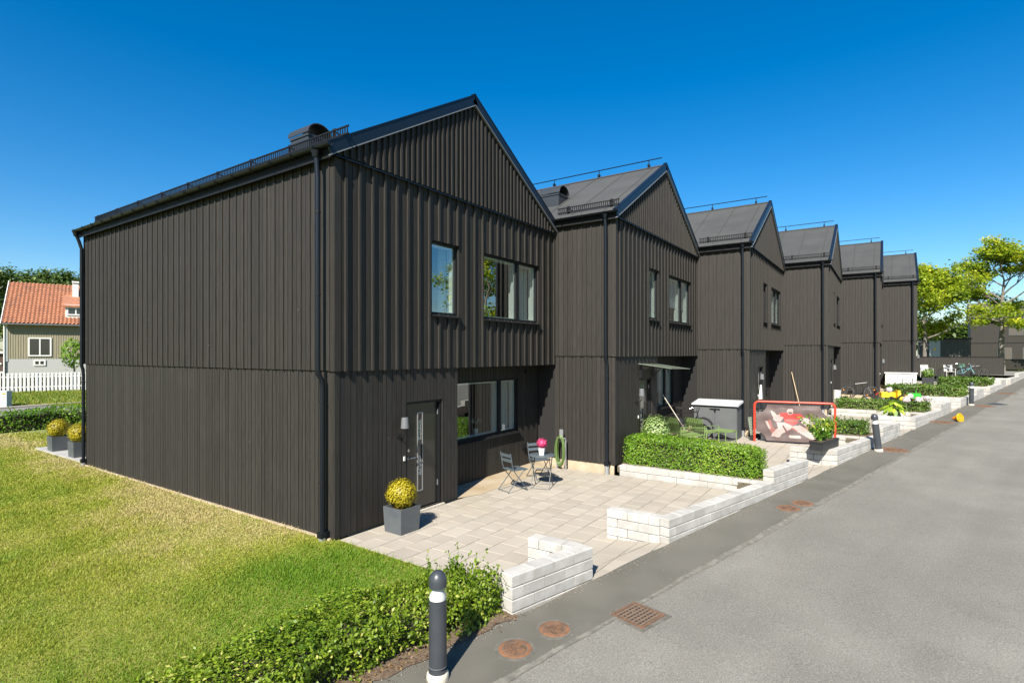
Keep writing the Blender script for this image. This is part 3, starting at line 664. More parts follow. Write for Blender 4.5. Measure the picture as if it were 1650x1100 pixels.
blab = ['long white block wall from patio entrance to below the trimmed hedge, behind bare asphalt', 'white block wall carrying the black planter box, behind the leaning bollard', 'white block wall just beyond the lime green hosta',
        'white block wall beyond the upright far bollard', 'white block wall in front of the low shrubs of the far house', 'farthest long stretch of white block wall before the dark fence']
alab = ['', 'short raised white block wall at the road end of the trimmed hedge', 'short white block wall right behind the leaning bollard', 'short white block wall at the road end of the hedge with white flowers', 'short white block wall at the road end of the fifth plot shrubs', 'short white block wall before the far shrubs, between far bollard and dark fence', 'last short white block wall, ending where the road bends']
for i in range(6):
    b = SL * i; z = .47 + DZ * i; st = 3.62
    wall_thing(blab[i], [(row(b + st, 3.755), ROT_ROW, SL + .10 - st, z, DZ * i - .02), (row(b + st, 3.755) + Vector((.21, .15, 0)), R_(90), .80, z, DZ * i + .02, 1)])
for i in range(1, 7):
    b = SL * i; z = .47 + DZ * i
    wall_thing(alab[i], [(row(b + .12, 3.752), ROT_ROW, 1.70 if i < 6 else 5.4, z, DZ * i - .02)])
rlab = ['low white block edging under the trimmed hedge beside the first patio', 'low white block edging behind the black planter box', 'low white block edging under the hedge with white flowers', 'low white block edging under the shrubs beside the toy tractor', 'low white block edging under the farthest shrubs']
for i in range(5):
    h = empty('retaining_wall', (0, 0, 0), 0, rlab[i], 'wall', 'low block edgings between the plots')
    run_blocks(h, Vector((DX * (i + 1) + .215, DY * (i + 1) - 3.42, 0)), R_(90), 3.32, DZ * (i + 1) + .045, DZ * i + .02)
# planting beds
for i in range(1, 6):
    m = MB(); m.box(.2, 1.25, -3.5, -.08, -.2, .05); tag(m.obj('planting_bed', SOIL, loc=(DX * i, DY * i, DZ * i)), kind='structure')
m = MB(); vs = []
for k in range(60):
    a = -6 + k * .11; w_ = random.uniform(-.03, .03); vs += [row(a, 3.80 + w_, rz(a) + .014), row(a, 2.9, rz(a) + .03)]
m.add(vs, [(2 * i, 2 * i + 2, 2 * i + 3, 2 * i + 1) for i in range(59)]); tag(m.obj('soil_strip', SOIL), kind='structure')

# ================================================================== FOLIAGE
HEDGE1 = leafmat('privet_leaf', (.055, .12, .008), (.225, .315, .022), (.50, .48, .13), trans=.4)
HEDGE2 = leafmat('hedge_leaf', (.070, .17, .010), (.205, .36, .024), (.36, .46, .07), trans=.4)
HEDGE3 = leafmat('low_hedge_leaf', (.050, .115, .015), (.15, .25, .035), (.27, .34, .09), trans=.35)
BOXM = leafmat('yellow_ball_leaf', (.22, .19, .012), (.46, .38, .02), (.60, .50, .06), trans=.35)
VARI = leafmat('variegated_leaf', (.10, .20, .04), (.33, .42, .16), (.60, .63, .38), trans=.3)
HOST = leafmat('lime_leaf', (.17, .30, .02), (.36, .46, .04), (.5, .55, .10), trans=.35)
TREEL = leafmat('maple_leaf', (.13, .21, .012), (.36, .44, .022), (.58, .54, .03), trans=.5)
TREED = leafmat('dark_tree_leaf', (.035, .070, .014), (.10, .165, .030), (.17, .22, .05), trans=.35)
SHADECORE = mat('foliage_shade_core', (.030, .026, .012), .95)  # dark filler added inside foliage, its colour stands in for dense shade
def shell_pts(n, hx, hy, z0, z1, g, lump=.06, depth=.10):
    """points in the outer skin of a rounded box"""
    P = np.empty((0, 3)); N = np.empty((0, 3)); cz = (z0 + z1) / 2; hz = (z1 - z0) / 2
    A = np.array([hy * hz, hy * hz, hx * hz, hx * hz, hx * hy]) * 4; A[4] *= 1.0; c = g.choice(5, n, p=A / A.sum())
    u = g.uniform(-1, 1, n); v = g.uniform(-1, 1, n); D = np.abs(g.normal(0, depth, n))
    X = np.where(c == 0, -hx + D, np.where(c == 1, hx - D, u * hx)); Y = np.where(c == 2, -hy + D, np.where(c == 3, hy - D, np.where(c < 2, u * hy, v * hy)))
    Zz = np.where(c == 4, hz - D, v * hz); Nn = np.zeros((n, 3)); Nn[c == 0, 0] = -1; Nn[c == 1, 0] = 1; Nn[c == 2, 1] = -1; Nn[c == 3, 1] = 1; Nn[c == 4, 2] = 1
    q = np.maximum(np.abs(X) / hx, np.maximum(np.abs(Y) / hy, np.abs(Zz) / hz))
    r = np.sqrt((X / hx) ** 2 * (np.abs(X) > hx * .8) + (Zz / hz) ** 2 * (Zz > hz * .7) + (Y / hy) ** 2 * (np.abs(Y) > hy * .8)); k = np.where(r > 1.22, 1.22 / r, 1)
    X, Y, Zz = X * k, Y * k, Zz * k
    l = lump * fbm(X * 6 + 3, Y * 6 + Zz * 5, int(g.integers(1e6)))
    P = np.stack([X, Y, Zz + cz], 1) + Nn * l[:, None] + g.normal(0, .012, (n, 3)); return P, Nn
def hedge(name, label, loc, rotz, hx, hy, z0, z1, n, size, mat_, cat='hedge', group=None, sprigs=0, lump=.05, zslope=0, depth=.10, core_in=.12, seed=1):
    g = np.random.default_rng(seed); h = empty(name, loc, rotz, label, cat, group)
    P, N = shell_pts(n, hx, hy, z0, z1, g, lump, depth)
    if sprigs:
        k = sprigs; bx = g.uniform(-hx, hx, k); by = g.uniform(-hy, hy, k); hh = g.uniform(.05, .20, k); m = 12
        t = np.tile(np.linspace(0, 1, m), k); SX = np.repeat(bx, m) + g.normal(0, .012, k * m) + t * np.repeat(g.normal(0, .05, k), m); SY = np.repeat(by, m) + g.normal(0, .012, k * m) + t * np.repeat(g.normal(0, .05, k), m)
        P = np.vstack([P, np.stack([SX, SY, z1 - .06 + t * np.repeat(hh, m)], 1)]); N = np.vstack([N, g.normal(0, 1, (k * m, 3))])
    var = np.clip(.45 + .28 * fbm(P[:, 0] * 3, P[:, 1] * 3 + P[:, 2] * 2, seed + 5) + g.normal(0, .2, len(P)), 0, 1)
    V = leaves(P, N + np.array([0, 0, .45]), size, .55, .55, seed)
    if zslope: V[:, 2] *= 1 + zslope * V[:, 1 if hy > hx else 0] / max(hx, hy)
    npmesh('foliage', V, 4, mat_, h, var)
    c = core_in; m = MB(); m.box(-hx + c, hx - c, -hy + c, hy - c, z0 - .06, z1 - c * 1.15); m.obj('shade_core', SHADECORE, h)  # solid dark box added inside the leaves to block light
    if zslope:
        for v in h.children[-1].data.vertices: v.co.z *= 1 + zslope * v.co[1 if hy > hx else 0] / max(hx, hy)
    return h
# the loose hedge along the road, in two clumps that grow taller towards the wall
hr = row(-1.55, 3.27, rz(-1.5)); hedge('loose_hedge', 'loose leafy hedge between the lawn and the asphalt, in the near foreground', hr, ROT_ROW, 1.95, .42, -.02, .43, 30000, .040, HEDGE1, sprigs=130, lump=.15, zslope=.30, depth=.11, seed=11, core_in=.17)
# trimmed hedge
hedge('trimmed_hedge', 'bright green box-cut hedge on the block edging beside the first patio', (7.56, -3.42, .27), 0, .46, 1.60, -.03, .67, 20000, .042, HEDGE2, lump=.03, zslope=.07, depth=.08, seed=12, core_in=.16)
hedge('low_hedge', 'low rounded hedge behind the black planter box', (DX * 2 + .75, DY * 2 - 2.15, DZ * 2 + .03), 0, .42, 1.15, -.03, .42, 6000, .055, HEDGE3, sprigs=30, seed=13, lump=.07)
hedge('low_hedge', 'low clipped hedge behind the hosta and the white flowers', (DX * 3 + .7, DY * 3 - 1.80, DZ * 3 + .03), 0, .42, 1.62, -.03, .42, 7000, .060, HEDGE3, sprigs=20, seed=14)
hedge('low_hedge', 'dark leafy shrub row in front of the white storage box', (DX * 4 + .75, DY * 4 - 1.85, DZ * 4 + .03), 0, .45, 1.65, -.03, .50, 6000, .080, HEDGE3, sprigs=80, seed=15, lump=.12)
hedge('low_hedge', 'loose shrub row farthest along the road, below the pale blue bicycle', (DX * 5 + .75, DY * 5 - 2.3, DZ * 5 + .03), 0, .45, 1.25, -.03, .45, 4500, .090, HEDGE3, sprigs=70, seed=16, lump=.14)
# background hedge
hedge('back_hedge', 'green hedge at the far edge of the lawn, before the side street', (-3.0, 20.9, 0), R_(-2), 7.0, .55, 0, .78, 14000, .085, HEDGE2, sprigs=60, lump=.10, seed=17, core_in=.2)

def ball(parent, c, r, n, size, mat_, seed, squash=.92, tilt=1.0):
    g = np.random.default_rng(seed); d = g.normal(0, 1, (n, 3)); d /= np.linalg.norm(d, axis=1, keepdims=True)
    rr = r * (1 - np.abs(g.normal(0, .15, n))) * (1 + .11 * fbm(d[:, 0] * 9, d[:, 1] * 9 + d[:, 2] * 7, seed)); P = d * rr[:, None] * np.array([1, 1, squash]) + np.array(c)
    var = np.clip(.5 + .25 * fbm(d[:, 0] * 7, d[:, 1] * 7 + d[:, 2] * 5, seed + 1) + g.normal(0, .2, n), 0, 1)
    k = n // 12; sp = d[:k] * (r * g.uniform(1.0, 1.16, k))[:, None] * np.array([1, 1, squash]) + np.array(c); P[:k] = sp
    return npmesh('foliage', leaves(P, d + [0, 0, .3], size, .6, tilt, seed), 4, mat_, parent, var)
def planter_pot(parent, w0, w1, h, m):
    p = MB(); a, b = w0 / 2, w1 / 2; t = .025
    p.add([(-a, -a, 0), (a, -a, 0), (a, a, 0), (-a, a, 0), (-b, -b, h), (b, -b, h), (b, b, h), (-b, b, h), (-b + t, -b + t, h), (b - t, -b + t, h), (b - t, b - t, h), (-b + t, b - t, h), (-b + t, -b + t, h - .06), (b - t, -b + t, h - .06), (b - t, b - t, h - .06), (-b + t, b - t, h - .06)],
          [(0, 3, 2, 1), (0, 1, 5, 4), (1, 2, 6, 5), (2, 3, 7, 6), (3, 0, 4, 7), (4, 5, 9, 8), (5, 6, 10, 9), (6, 7, 11, 10), (7, 4, 8, 11), (8, 9, 13, 12), (9, 10, 14, 13), (10, 11, 15, 14), (11, 8, 12, 15)])
    p.obj('pot', m, parent); MB().box(-b + t, b - t, -b + t, b - t, h - .08, h - .055).obj('soil', SOIL, parent)
def topiary(loc, rot, label, ws=.40, wt=.44, h=.42, r=.235, seed=1):
    e = empty('potted_shrub', loc, rot, label, 'planter', 'square pots with yellow ball shrubs'); planter_pot(e, ws, wt, h, ZINC)
    MB().tube([(0, 0, h - .08), (0, 0, h + .15)], .02, 6).obj('stem', BARK, e)
    ball(e, (0, 0, h + r * .80), r, 4000, .034, BOXM, seed, .95, 1.8); MB().lathe([(.001, -r * .7), (r * .4, -r * .4), (r * .6, 0), (r * .4, r * .4), (.001, r * .55)], (0, 0, h + r * .8), 10).obj('shade_core', SHADECORE, e)  # dark core added inside the ball, blocks light as inner shade
topiary((.98, -.50, 0), R_(-2), 'square grey pot with a golden ball shrub beside the front door', r=.255, seed=21)
topiary((.36, 13.70, .02), 0, 'square grey pot with ball shrub at the far house corner, the left one', .42, .45, .44, .29, 22)
topiary((.36, 11.95, .02), 0, 'square grey pot with ball shrub at the far house corner, nearest the downpipe', .42, .45, .44, .29, 23)
m = MB(); m.box(.08, 5, 10.7, 14.8, -.1, .02); tag(m.obj('back_terrace', mat('grey_slab', (.33, .32, .30), .9, col2=(.27, .26, .25), scale=3)), kind='structure')

# ================================================================== TREES
def tree(label, loc, H, crown_r, z_crown, n, size, mat_, bark, seed, trunk_r=.16, spread=.75, clump=.8, nb=11, flat=.55, group=None, gaps=1.0):
    g = random.Random(seed); gn = np.random.default_rng(seed); e = empty('tree', loc, g.uniform(0, 6.28), label, 'tree', group); m = MB(); tips = []
    top = H * .93; p = Vector((0, 0, 0)); pts = [p]; k = 9
    for i in range(1, k + 1): pts.append(Vector((g.uniform(-.05, .05) * i * H / 14, g.uniform(-.05, .05) * i * H / 14, top * i / k)))
    m.tube(pts, [trunk_r * (1.25 if i == 0 else (1 - i / (k + .6)) ** .8) for i in range(k + 1)], 9)
    def branch(p, d, ln, r, lvl):
        q = [p]; c = p.copy(); dd = d.copy(); s = 4
        for _ in range(s): dd = (dd + Vector((g.uniform(-.22, .22), g.uniform(-.22, .22), g.uniform(-.06, .16)))).normalized(); c = c + dd * ln / s; q.append(c.copy())
        m.tube(q, [r * (1 - .8 * t / s) for t in range(s + 1)], 5)
        tips.append((q[-1], lvl))
        if lvl < 2:
            for t in (2, 3, 4):
                for _ in range(2 if lvl == 0 else 1):
                    nd = (dd + Vector((g.uniform(-1, 1), g.uniform(-1, 1), g.uniform(-.35, .55))) * .9).normalized(); branch(q[t], nd, ln * g.uniform(.4, .6), r * .45, lvl + 1)
    for b in range(nb):
        t = z_crown / H + (.96 - z_crown / H) * (b + .3) / nb; f = t * k * H / top; i = min(int(f), k - 1); p = pts[i].lerp(pts[i + 1], min(1, f - i))
        an = b * 2.4 + g.uniform(-.4, .4); rel = (t * H - z_crown) / (H - z_crown); ln = crown_r * (1.05 - .75 * rel ** 1.6) * g.uniform(.75, 1.05) * (.8 if rel < .1 else 1)
        branch(p, Vector((math.cos(an), math.sin(an), .25 + spread * rel)).normalized(), ln, trunk_r * .42 * (1 - .5 * rel), 0)
    m.obj('trunk', bark, e, smooth=True)
    T = np.array([list(t[0]) for t in tips]); keep = gn.uniform(0, 1, len(T)) < gaps; T = T[keep] if keep.sum() > 6 else T
    idx = gn.integers(0, len(T), n); off = gn.normal(0, 1, (n, 3)); off /= np.linalg.norm(off, axis=1, keepdims=True) + 1e-9; off *= gn.uniform(0, 1, (n, 1)) ** .5
    sz = (clump * gn.uniform(.55, 1.15, len(T)))[idx]; P = T[idx] + off * sz[:, None] * np.array([1, 1, flat])
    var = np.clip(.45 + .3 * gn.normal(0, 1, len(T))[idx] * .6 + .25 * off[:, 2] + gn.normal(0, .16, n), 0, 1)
    npmesh('crown', leaves(P, np.array([0, 0, .8]) + off * .5, size, .75, .5, seed), 4, mat_, e, var); return e
tree('light green tree right behind the farthest house', bgp(1489, 47, 1.2), 8.1, 3.3, 2.2, 20000, .23, TREEL, BARK, 31, .17, .75, 1.0, 15, .7)
tree('sparse pale-trunked tree with bare upper branches at the right edge', bgp(1613, 50, 1.3), 10.2, 4.2, 3.6, 22000, .22, TREEL, BARK, 35, .28, .85, 1.05, 15, .5, gaps=.62)
# trees across the road, behind the camera's right, that the windows mirror
for k, (x, y, h_, s_) in enumerate([(36.0, -24, 11.5, 41), (64, -31, 13, 42), (12, -30, 7, 43), (52, -30, 12, 44)]):
    tree(['tall tree across the road, mirrored in the upper windows', 'broad tree across the road, far up its side', 'smaller tree across the road, opposite the first house', 'tall tree across the road, opposite the last house'][k], (x, y, rz(x) - .1), h_, 4.0, 3.5, 6000, .32, TREEL, BARK, s_, .2, .8, 1.1, 11, .6)

# ================================================================== BOLLARDS, COVERS, CONE
CLEAR = glassmat('clear_lens', (.93, .95, .95), .05)
def bollard(loc, label, tilt=(0, 0), s=1):
    e = empty('bollard_lamp', loc, 0, label, 'bollard', 'bollard lamps along the road'); e.rotation_euler = (tilt[0], tilt[1], ROT_ROW)
    MB().lathe([(.098, -.05), (.105, .02), (.10, .055), (.085, .07), (0, .07)], n=28).obj('base', BASEC, e, smooth=True)
    MB().lathe([(.086, .06), (.086, .085), (.07, .09), (.068, .118), (.082, .12), (.082, .73), (0, .731)], n=32).obj('post', ANTH, e, smooth=True)
    MB().lathe([(.084, .118), (.0845, .122), (.084, .126)], n=32).obj('ring', SILV, e, smooth=True)
    MB().lathe([(.079, .735), (.079, .765), (.042, .825), (.040, .846), (0, .846)], n=28).obj('reflector', WHITE, e, smooth=True)
    MB().lathe([(.080, .736), (.080, .846)], n=28).obj('lens', CLEAR, e, smooth=True)
    d = [(.083, .85)] + [(.083 * math.cos(t), .900 + .100 * math.sin(t)) for t in [j * math.pi / 2 / 9 for j in range(10)]]; d[-1] = (.0, d[-1][1])
    MB().lathe([(.0, .85)] + d, n=32).obj('dome', ANTH, e, smooth=True)
    for an in (.8, 2.9, 5): MB().lathe([(.006, 0), (.006, .004)], (.082 * math.cos(an - 2), .082 * math.sin(an - 2), .70), 6, mx=Matrix.Rotation(an - 2, 3, 'Z') @ Matrix.Rotation(R_(90), 3, 'Y')).obj('screw', STEEL, e)
    return e
p = row(-.80, 4.13, rz(-.80)); bollard(p, 'dark grey bollard lamp in front of the loose hedge, nearest the camera')
p = row(13.2, 3.97, rz(13.2)); bollard(p, 'leaning dark bollard lamp beside the black planter box', (R_(-4.6), R_(-5.2)))
p = row(26.23, 3.93, rz(26.23)); bollard(p, 'dark bollard lamp farthest up the road', (R_(1), R_(-1)))
def manhole(a, o, r, label, m1=RUST, m2=RUSTD):
    e = empty('manhole_cover', row(a, o, rz(a) + .006), ROT_ROW + .3, label, 'manhole', 'round iron covers in the asphalt'); e.rotation_euler = (0, -math.atan(KZ), ROT_ROW)
    MB().lathe([(r, -.03), (r, .006), (r * .94, .010), (r * .73, .008), (r * .73, -.02)], n=36).obj('rim', m1, e, smooth=True)
    pc = MB(); g = random.Random(int(a * 7)); ring = [(r * (1.12 + g.uniform(0, .16)) * math.cos(j * math.pi / 14), r * (1.12 + g.uniform(0, .16)) * math.sin(j * math.pi / 14)) for j in range(28)]
    pc.prism(ring, -.03, .0035); pc.obj('asphalt_collar', COLL, e)
    MB().lathe([(r * .74, -.03), (r * .74, -.012), (0, -.012)], n=24).obj('seat', RUB, e); c = MB(); c.lathe([(r * .675, -.02), (r * .675, .005), (r * .64, .008), (r * .60, .004), (0, .004)], n=32); g = random.Random(int(a * 10))
    for j in range(26):
        an, rr = g.uniform(0, 6.28), r * .6 * math.sqrt(g.uniform(0, 1)); c.obox((rr * math.cos(an), rr * math.sin(an), .0085), (r * .17, r * .05, .012), Matrix.Rotation(g.choice([0, .8, 1.57, 2.3]), 3, 'Z'))
    c.obj('cover', m2, e)
manhole(.03, 4.275, .17, 'round rusty cover nearest the near bollard, left of the pair'); manhole(.585, 4.283, .165, 'round rusty cover right of the near pair, closer to the square drain')
manhole(6.57, 4.31, .19, 'round rusty cover below the long block wall, nearer of two'); manhole(7.05, 4.37, .18, 'round rusty cover below the long block wall, farther of two')
manhole(13.6, 4.21, .33, 'rusty cover beside the foot of the leaning bollard'); manhole(20.0, 4.08, .33, 'rusty cover just left of the orange cone'); manhole(26.2, 4.35, .33, 'rusty cover right of the far bollard', RUST, RUST)
manhole(27.3, 4.62, .30, 'dark grey iron cover out in the road by the far bollard', ANTH, ANTH); manhole(33.0, 4.30, .36, 'rusty cover farthest up the road')
e = empty('drain_grate', row(1.477, 4.72, rz(1.477) + .010), ROT_ROW, 'square rusty drain grate in the near asphalt', 'drain'); e.rotation_euler = (0, -math.atan(KZ), ROT_ROW - .02)
MB().prism([(-.26, -.25), (.25, -.27), (.27, .24), (-.24, .26)], -.04, -.002).obj('asphalt_collar', COLL, e); f = MB(); w_ = .215; f.box(-w_, w_, -w_, -w_ + .035, -.03, .006).box(-w_, w_, w_ - .035, w_, -.03, .006).box(-w_, -w_ + .035, -w_ + .035, w_ - .035, -.03, .006).box(w_ - .035, w_, -w_ + .035, w_ - .035, -.03, .006).obj('frame', RUSTD, e)
MB().box(-w_ + .035, w_ - .035, -w_ + .035, w_ - .035, -.05, -.0015).obj('sump', RUB, e)
for k in range(7):
    t = -w_ + .06 + k * .052; MB().box(-w_ + .035, w_ - .035, t - .012, t + .012, -.001, .004).obj('bar', GRATE, e)
    MB().box(t - .009, t + .009, -w_ + .035, w_ - .035, -.0013, .0015).obj('cross_bar', RUSTD, e)
GRATE0 = 0
ORANGE = plain('orange_plastic', (.75, .24, .015), .45); YEL = plain('yellow_plastic', (.78, .50, .02), .4)
e = empty('toy_cone', row(20.6, 4.47, rz(20.6) + .13), 0, 'small orange cone lying on its side in the road', 'cone'); 
MQ = Matrix.Rotation(PHI + R_(18), 3, 'Z') @ Matrix.Rotation(R_(100), 3, 'Y')
MB().lathe([(.13, .0), (.125, .02), (.03, .26), (.02, .26), (.105, .03), (.105, .0)], n=24, mx=MQ).obj('shell', ORANGE, e, smooth=True)
MB().lathe([(.165, -.012), (.168, .0), (.165, .012), (.106, .012), (.104, -.012), (.165, -.012)], n=24, mx=MQ).obj('foot_ring', YEL, e, smooth=True)

# ================================================================== FIRST PATIO
def chair(loc, rot, label):
    e = empty('folding_chair', loc, rot, label, 'chair', 'folding bistro chairs on the first patio')      # faces +x
    for y in (-.19, .19):
        MB().tube([(-.30, y, .0), (.10, y, .42), (.19, y, .45)], .010, 6).obj('leg', CHAIRM, e); MB().tube([(.22, y, 0), (-.13, y, .42), (-.19, y, .56), (-.235, y, .83)], .010, 6).obj('leg', CHAIRM, e)
    MB().tube([(-.28, -.19, .02), (-.28, .19, .02)], .007, 6).obj('stretcher', CHAIRM, e); MB().tube([(.20, -.19, .02), (.20, .19, .02)], .007, 6).obj('stretcher', CHAIRM, e)
    for k in range(5): pbox('seat_slat', e, -.17 + k * .082, -.105 + k * .082, -.205, .205, .448, .462, CHAIRM)
    for z in (.66, .77): MB().obox((-.215 - (z - .7) * .2, 0, z), (.012, .40, .065), Matrix.Rotation(-.16, 3, 'Y')).obj('back_slat', CHAIRM, e)
    return e
chair((4.30, -.53, .012), R_(-20), 'grey slatted folding chair left of the round table'); chair((5.55, -.40, .012), R_(-118), 'grey slatted folding chair behind the round table')
e = empty('bistro_table', (4.88, -.88, .004), R_(20), 'small round grey bistro table on the first patio', 'table')
MB().lathe([(0, .695), (.285, .695), (.295, .70), (.295, .715), (.285, .72), (0, .72)], n=40).obj('table_top', CHAIRM, e, smooth=True)
for s in (-1, 1):
    for y in (-.2, .2): MB().tube([(s * .24, y, 0), (-s * .20, y, .69)], .010, 6).obj('leg', DARKM, e)
    MB().tube([(s * .235, -.2, .02), (s * .235, .2, .02)], .007, 6).obj('stretcher', DARKM, e); MB().tube([(s * .05, -.2, .40), (s * .05, .2, .40)], .006, 6).obj('stretcher', DARKM, e)
PINK = leafmat('pink_petal', (.45, .02, .10), (.72, .08, .22), (.8, .25, .4), trans=.2)
e = empty('flower_pot', (4.85, -.90, .725), .3, 'white pot of pink flowers on the round table', 'flower pot')
MB().add([(-.05, -.05, 0), (.05, -.05, 0), (.05, .05, 0), (-.05, .05, 0), (-.066, -.066, .15), (.066, -.066, .15), (.066, .066, .15), (-.066, .066, .15)], [(0, 3, 2, 1), (4, 5, 6, 7), (0, 1, 5, 4), (1, 2, 6, 5), (2, 3, 7, 6), (3, 0, 4, 7)]).obj('pot', WHITE, e)
MB().box(.0655, .068, -.012, .018, .04, .11).obj('printed_mark', BLK, e); ball(e, (0, 0, .26), .115, 420, .045, PINK, 51); MB().tube([(0, 0, .14), (0, 0, .22)], .012, 5).obj('stem', GREENM, e)
# garden hose on its hanger by the second house's wall
HOSE = plain('green_hose', (.085, .145, .035), .5); e = empty('garden_hose', (6.80, -.30, .0), R_(90), 'coiled green garden hose on a grey stand behind the table', 'hose')
MB().box(-.14, -.11, -.01, .02, 0, .80).box(.11, .14, -.01, .02, 0, .80).box(-.05, .05, -.01, .02, .80, 1.02).box(-.14, .14, -.01, .02, .78, .81).obj('stand', ALU, e)
for k in range(9):
    r0 = .085 + .012 * (k % 4); MB().tube([(r0 * 1.05 * math.cos(t) + .012 * math.sin(k * 2.1), .035 + .010 * k, .48 + (.33 + .03 * (k % 3)) * math.sin(t)) for t in [j * math.pi / 14 for j in range(28)]], .011, 6, closed=True).obj('coil', HOSE, e, smooth=True)
e = empty('wall_tap', (6.20, .505, .60), 0, 'small black tap and box on the wall under the recessed window', 'tap'); MB().box(-.05, .05, -.06, .0, -.06, .06).obj('box', BLK, e); MB().tube([(0, -.06, 0), (0, -.13, 0), (0, -.14, -.05)], .014, 6).obj('spout', BLK, e)
e = empty('window_pot', (4.62, .80, 1.06), 0, 'white pot with small white blossoms inside the recessed window', 'flower pot'); MB().lathe([(.05, 0), (.065, .14), (0, .14)], n=14).obj('pot', WHITE, e); ball(e, (0, 0, .33), .16, 60, .035, leafmat('white_petal', (.7, .7, .65), (.8, .8, .78)), 52, .5)
MB().tube([(0, 0, .14), (.04, 0, .34)], .006, 5).obj('stem', GREENM, e)
e = empty('sill_plant', (4.10, .26, 3.80), 0, 'small green pot plant inside the wide upper window of the end house', 'plant'); MB().lathe([(.06, 0), (.075, .12), (0, .12)], n=14).obj('pot', WHITE, e); ball(e, (0, 0, .24), .15, 260, .06, HEDGE2, 53)

# ================================================================== SECOND PATIO
B1 = Vector((DX, DY, DZ))
def L1(x, y, z=0): return B1 + Vector((x, y, z))
e = empty('variegated_bush', L1(1.98, -.30, 0), 0, 'pale variegated bush by the second house, behind the trimmed hedge', 'bush'); ball(e, (0, 0, .62), .39, 2400, .062, VARI, 61, 1.15, 1.8); MB().tube([(0, 0, 0), (.02, 0, .4)], .03, 6).obj('stem', BARK, e)
def lounge(name, loc, rot, label, width, back, scl=1):
    e = empty(name, loc, rot, label, 'garden chair', 'green slatted lounge furniture'); e.scale = (scl, scl, scl)      # faces +x
    prof = ([(-.48, .80), (-.44, .66), (-.36, .42), (-.27, .36)] if back else [(-.30, .36)]) + [(-.1, .345), (.15, .355), (.30, .375), (.37, .35), (.385, .31)]
    n = int(width / .062)
    for k in range(n):
        y = -width / 2 + .031 + k * width / n
        if back and abs(k - n * .5) < .6 and width > 1: continue
        q = MB(); vs = []
        for x, z in prof: vs += [(x, y - .025, z), (x, y + .025, z), (x + .003, y + .025, z - .009), (x + .003, y - .025, z - .009)]
        fs = []
        for j in range(len(prof) - 1):
            a = 4 * j; fs += [(a, a + 4, a + 5, a + 1), (a + 1, a + 5, a + 6, a + 2), (a + 2, a + 6, a + 7, a + 3), (a + 3, a + 7, a + 4, a)]
        fs += [(0, 1, 2, 3), tuple(4 * (len(prof) - 1) + j for j in (3, 2, 1, 0))]; q.add(vs, fs); q.obj('slat', GREENM, e)
    for y in (-width / 2 - .02, width / 2 + .02):
        if back:
            MB().tube([(.32, y, 0), (.32, y, .54), (-.40, y, .58), (-.40, y, 0)], .014, 6).obj('arm_frame', GREENM, e)
        else: MB().tube([(.30, y, 0), (.30, y, .34), (-.27, y, .34), (-.27, y, 0)], .013, 6).obj('leg_frame', GREENM, e)
    for x in (-.25, .28): MB().tube([(x, -width / 2 - .02, .325), (x, width / 2 + .02, .325)], .012, 6).obj('rail', GREENM, e)
lounge('lounge_sofa', L1(3.62, -.48), R_(-38), 'green slatted lounge sofa beside the variegated bush', 1.10, True, 1.18)
lounge('lounge_chair', L1(4.80, -.78), R_(-20), 'green slatted lounge chair right of the sofa', .66, True)
lounge('footstool', L1(5.30, -1.22), R_(-20), 'green slatted footstool in front of the grey storage shed', .60, False)
def tyre_wheel(e, x, r, tyre, rim):
    w = MB().tube([(x + r * math.cos(t), 0, r + r * math.sin(t)) for t in [j * math.pi / 16 for j in range(32)]], .019, 6, closed=True).obj('wheel', tyre, e, smooth=True)
    MB().tube([(x + (r - .03) * math.cos(t), 0, r + (r - .03) * math.sin(t)) for t in [j * math.pi / 14 for j in range(28)]], .010, 5, closed=True).obj('rim', rim, w)
    s = MB(); s.lathe([(.02, -.04), (.02, .04)], (x, 0, r), 8, mx=Matrix.Rotation(R_(90), 3, 'X'))
    for j in range(14): t = j * math.pi / 7; s.tube([(x, .015 * (-1) ** j, r), (x + (r - .03) * math.cos(t), 0, r + (r - .03) * math.sin(t))], .0022, 3, cap=False)
    s.obj('spokes', STEEL, w)
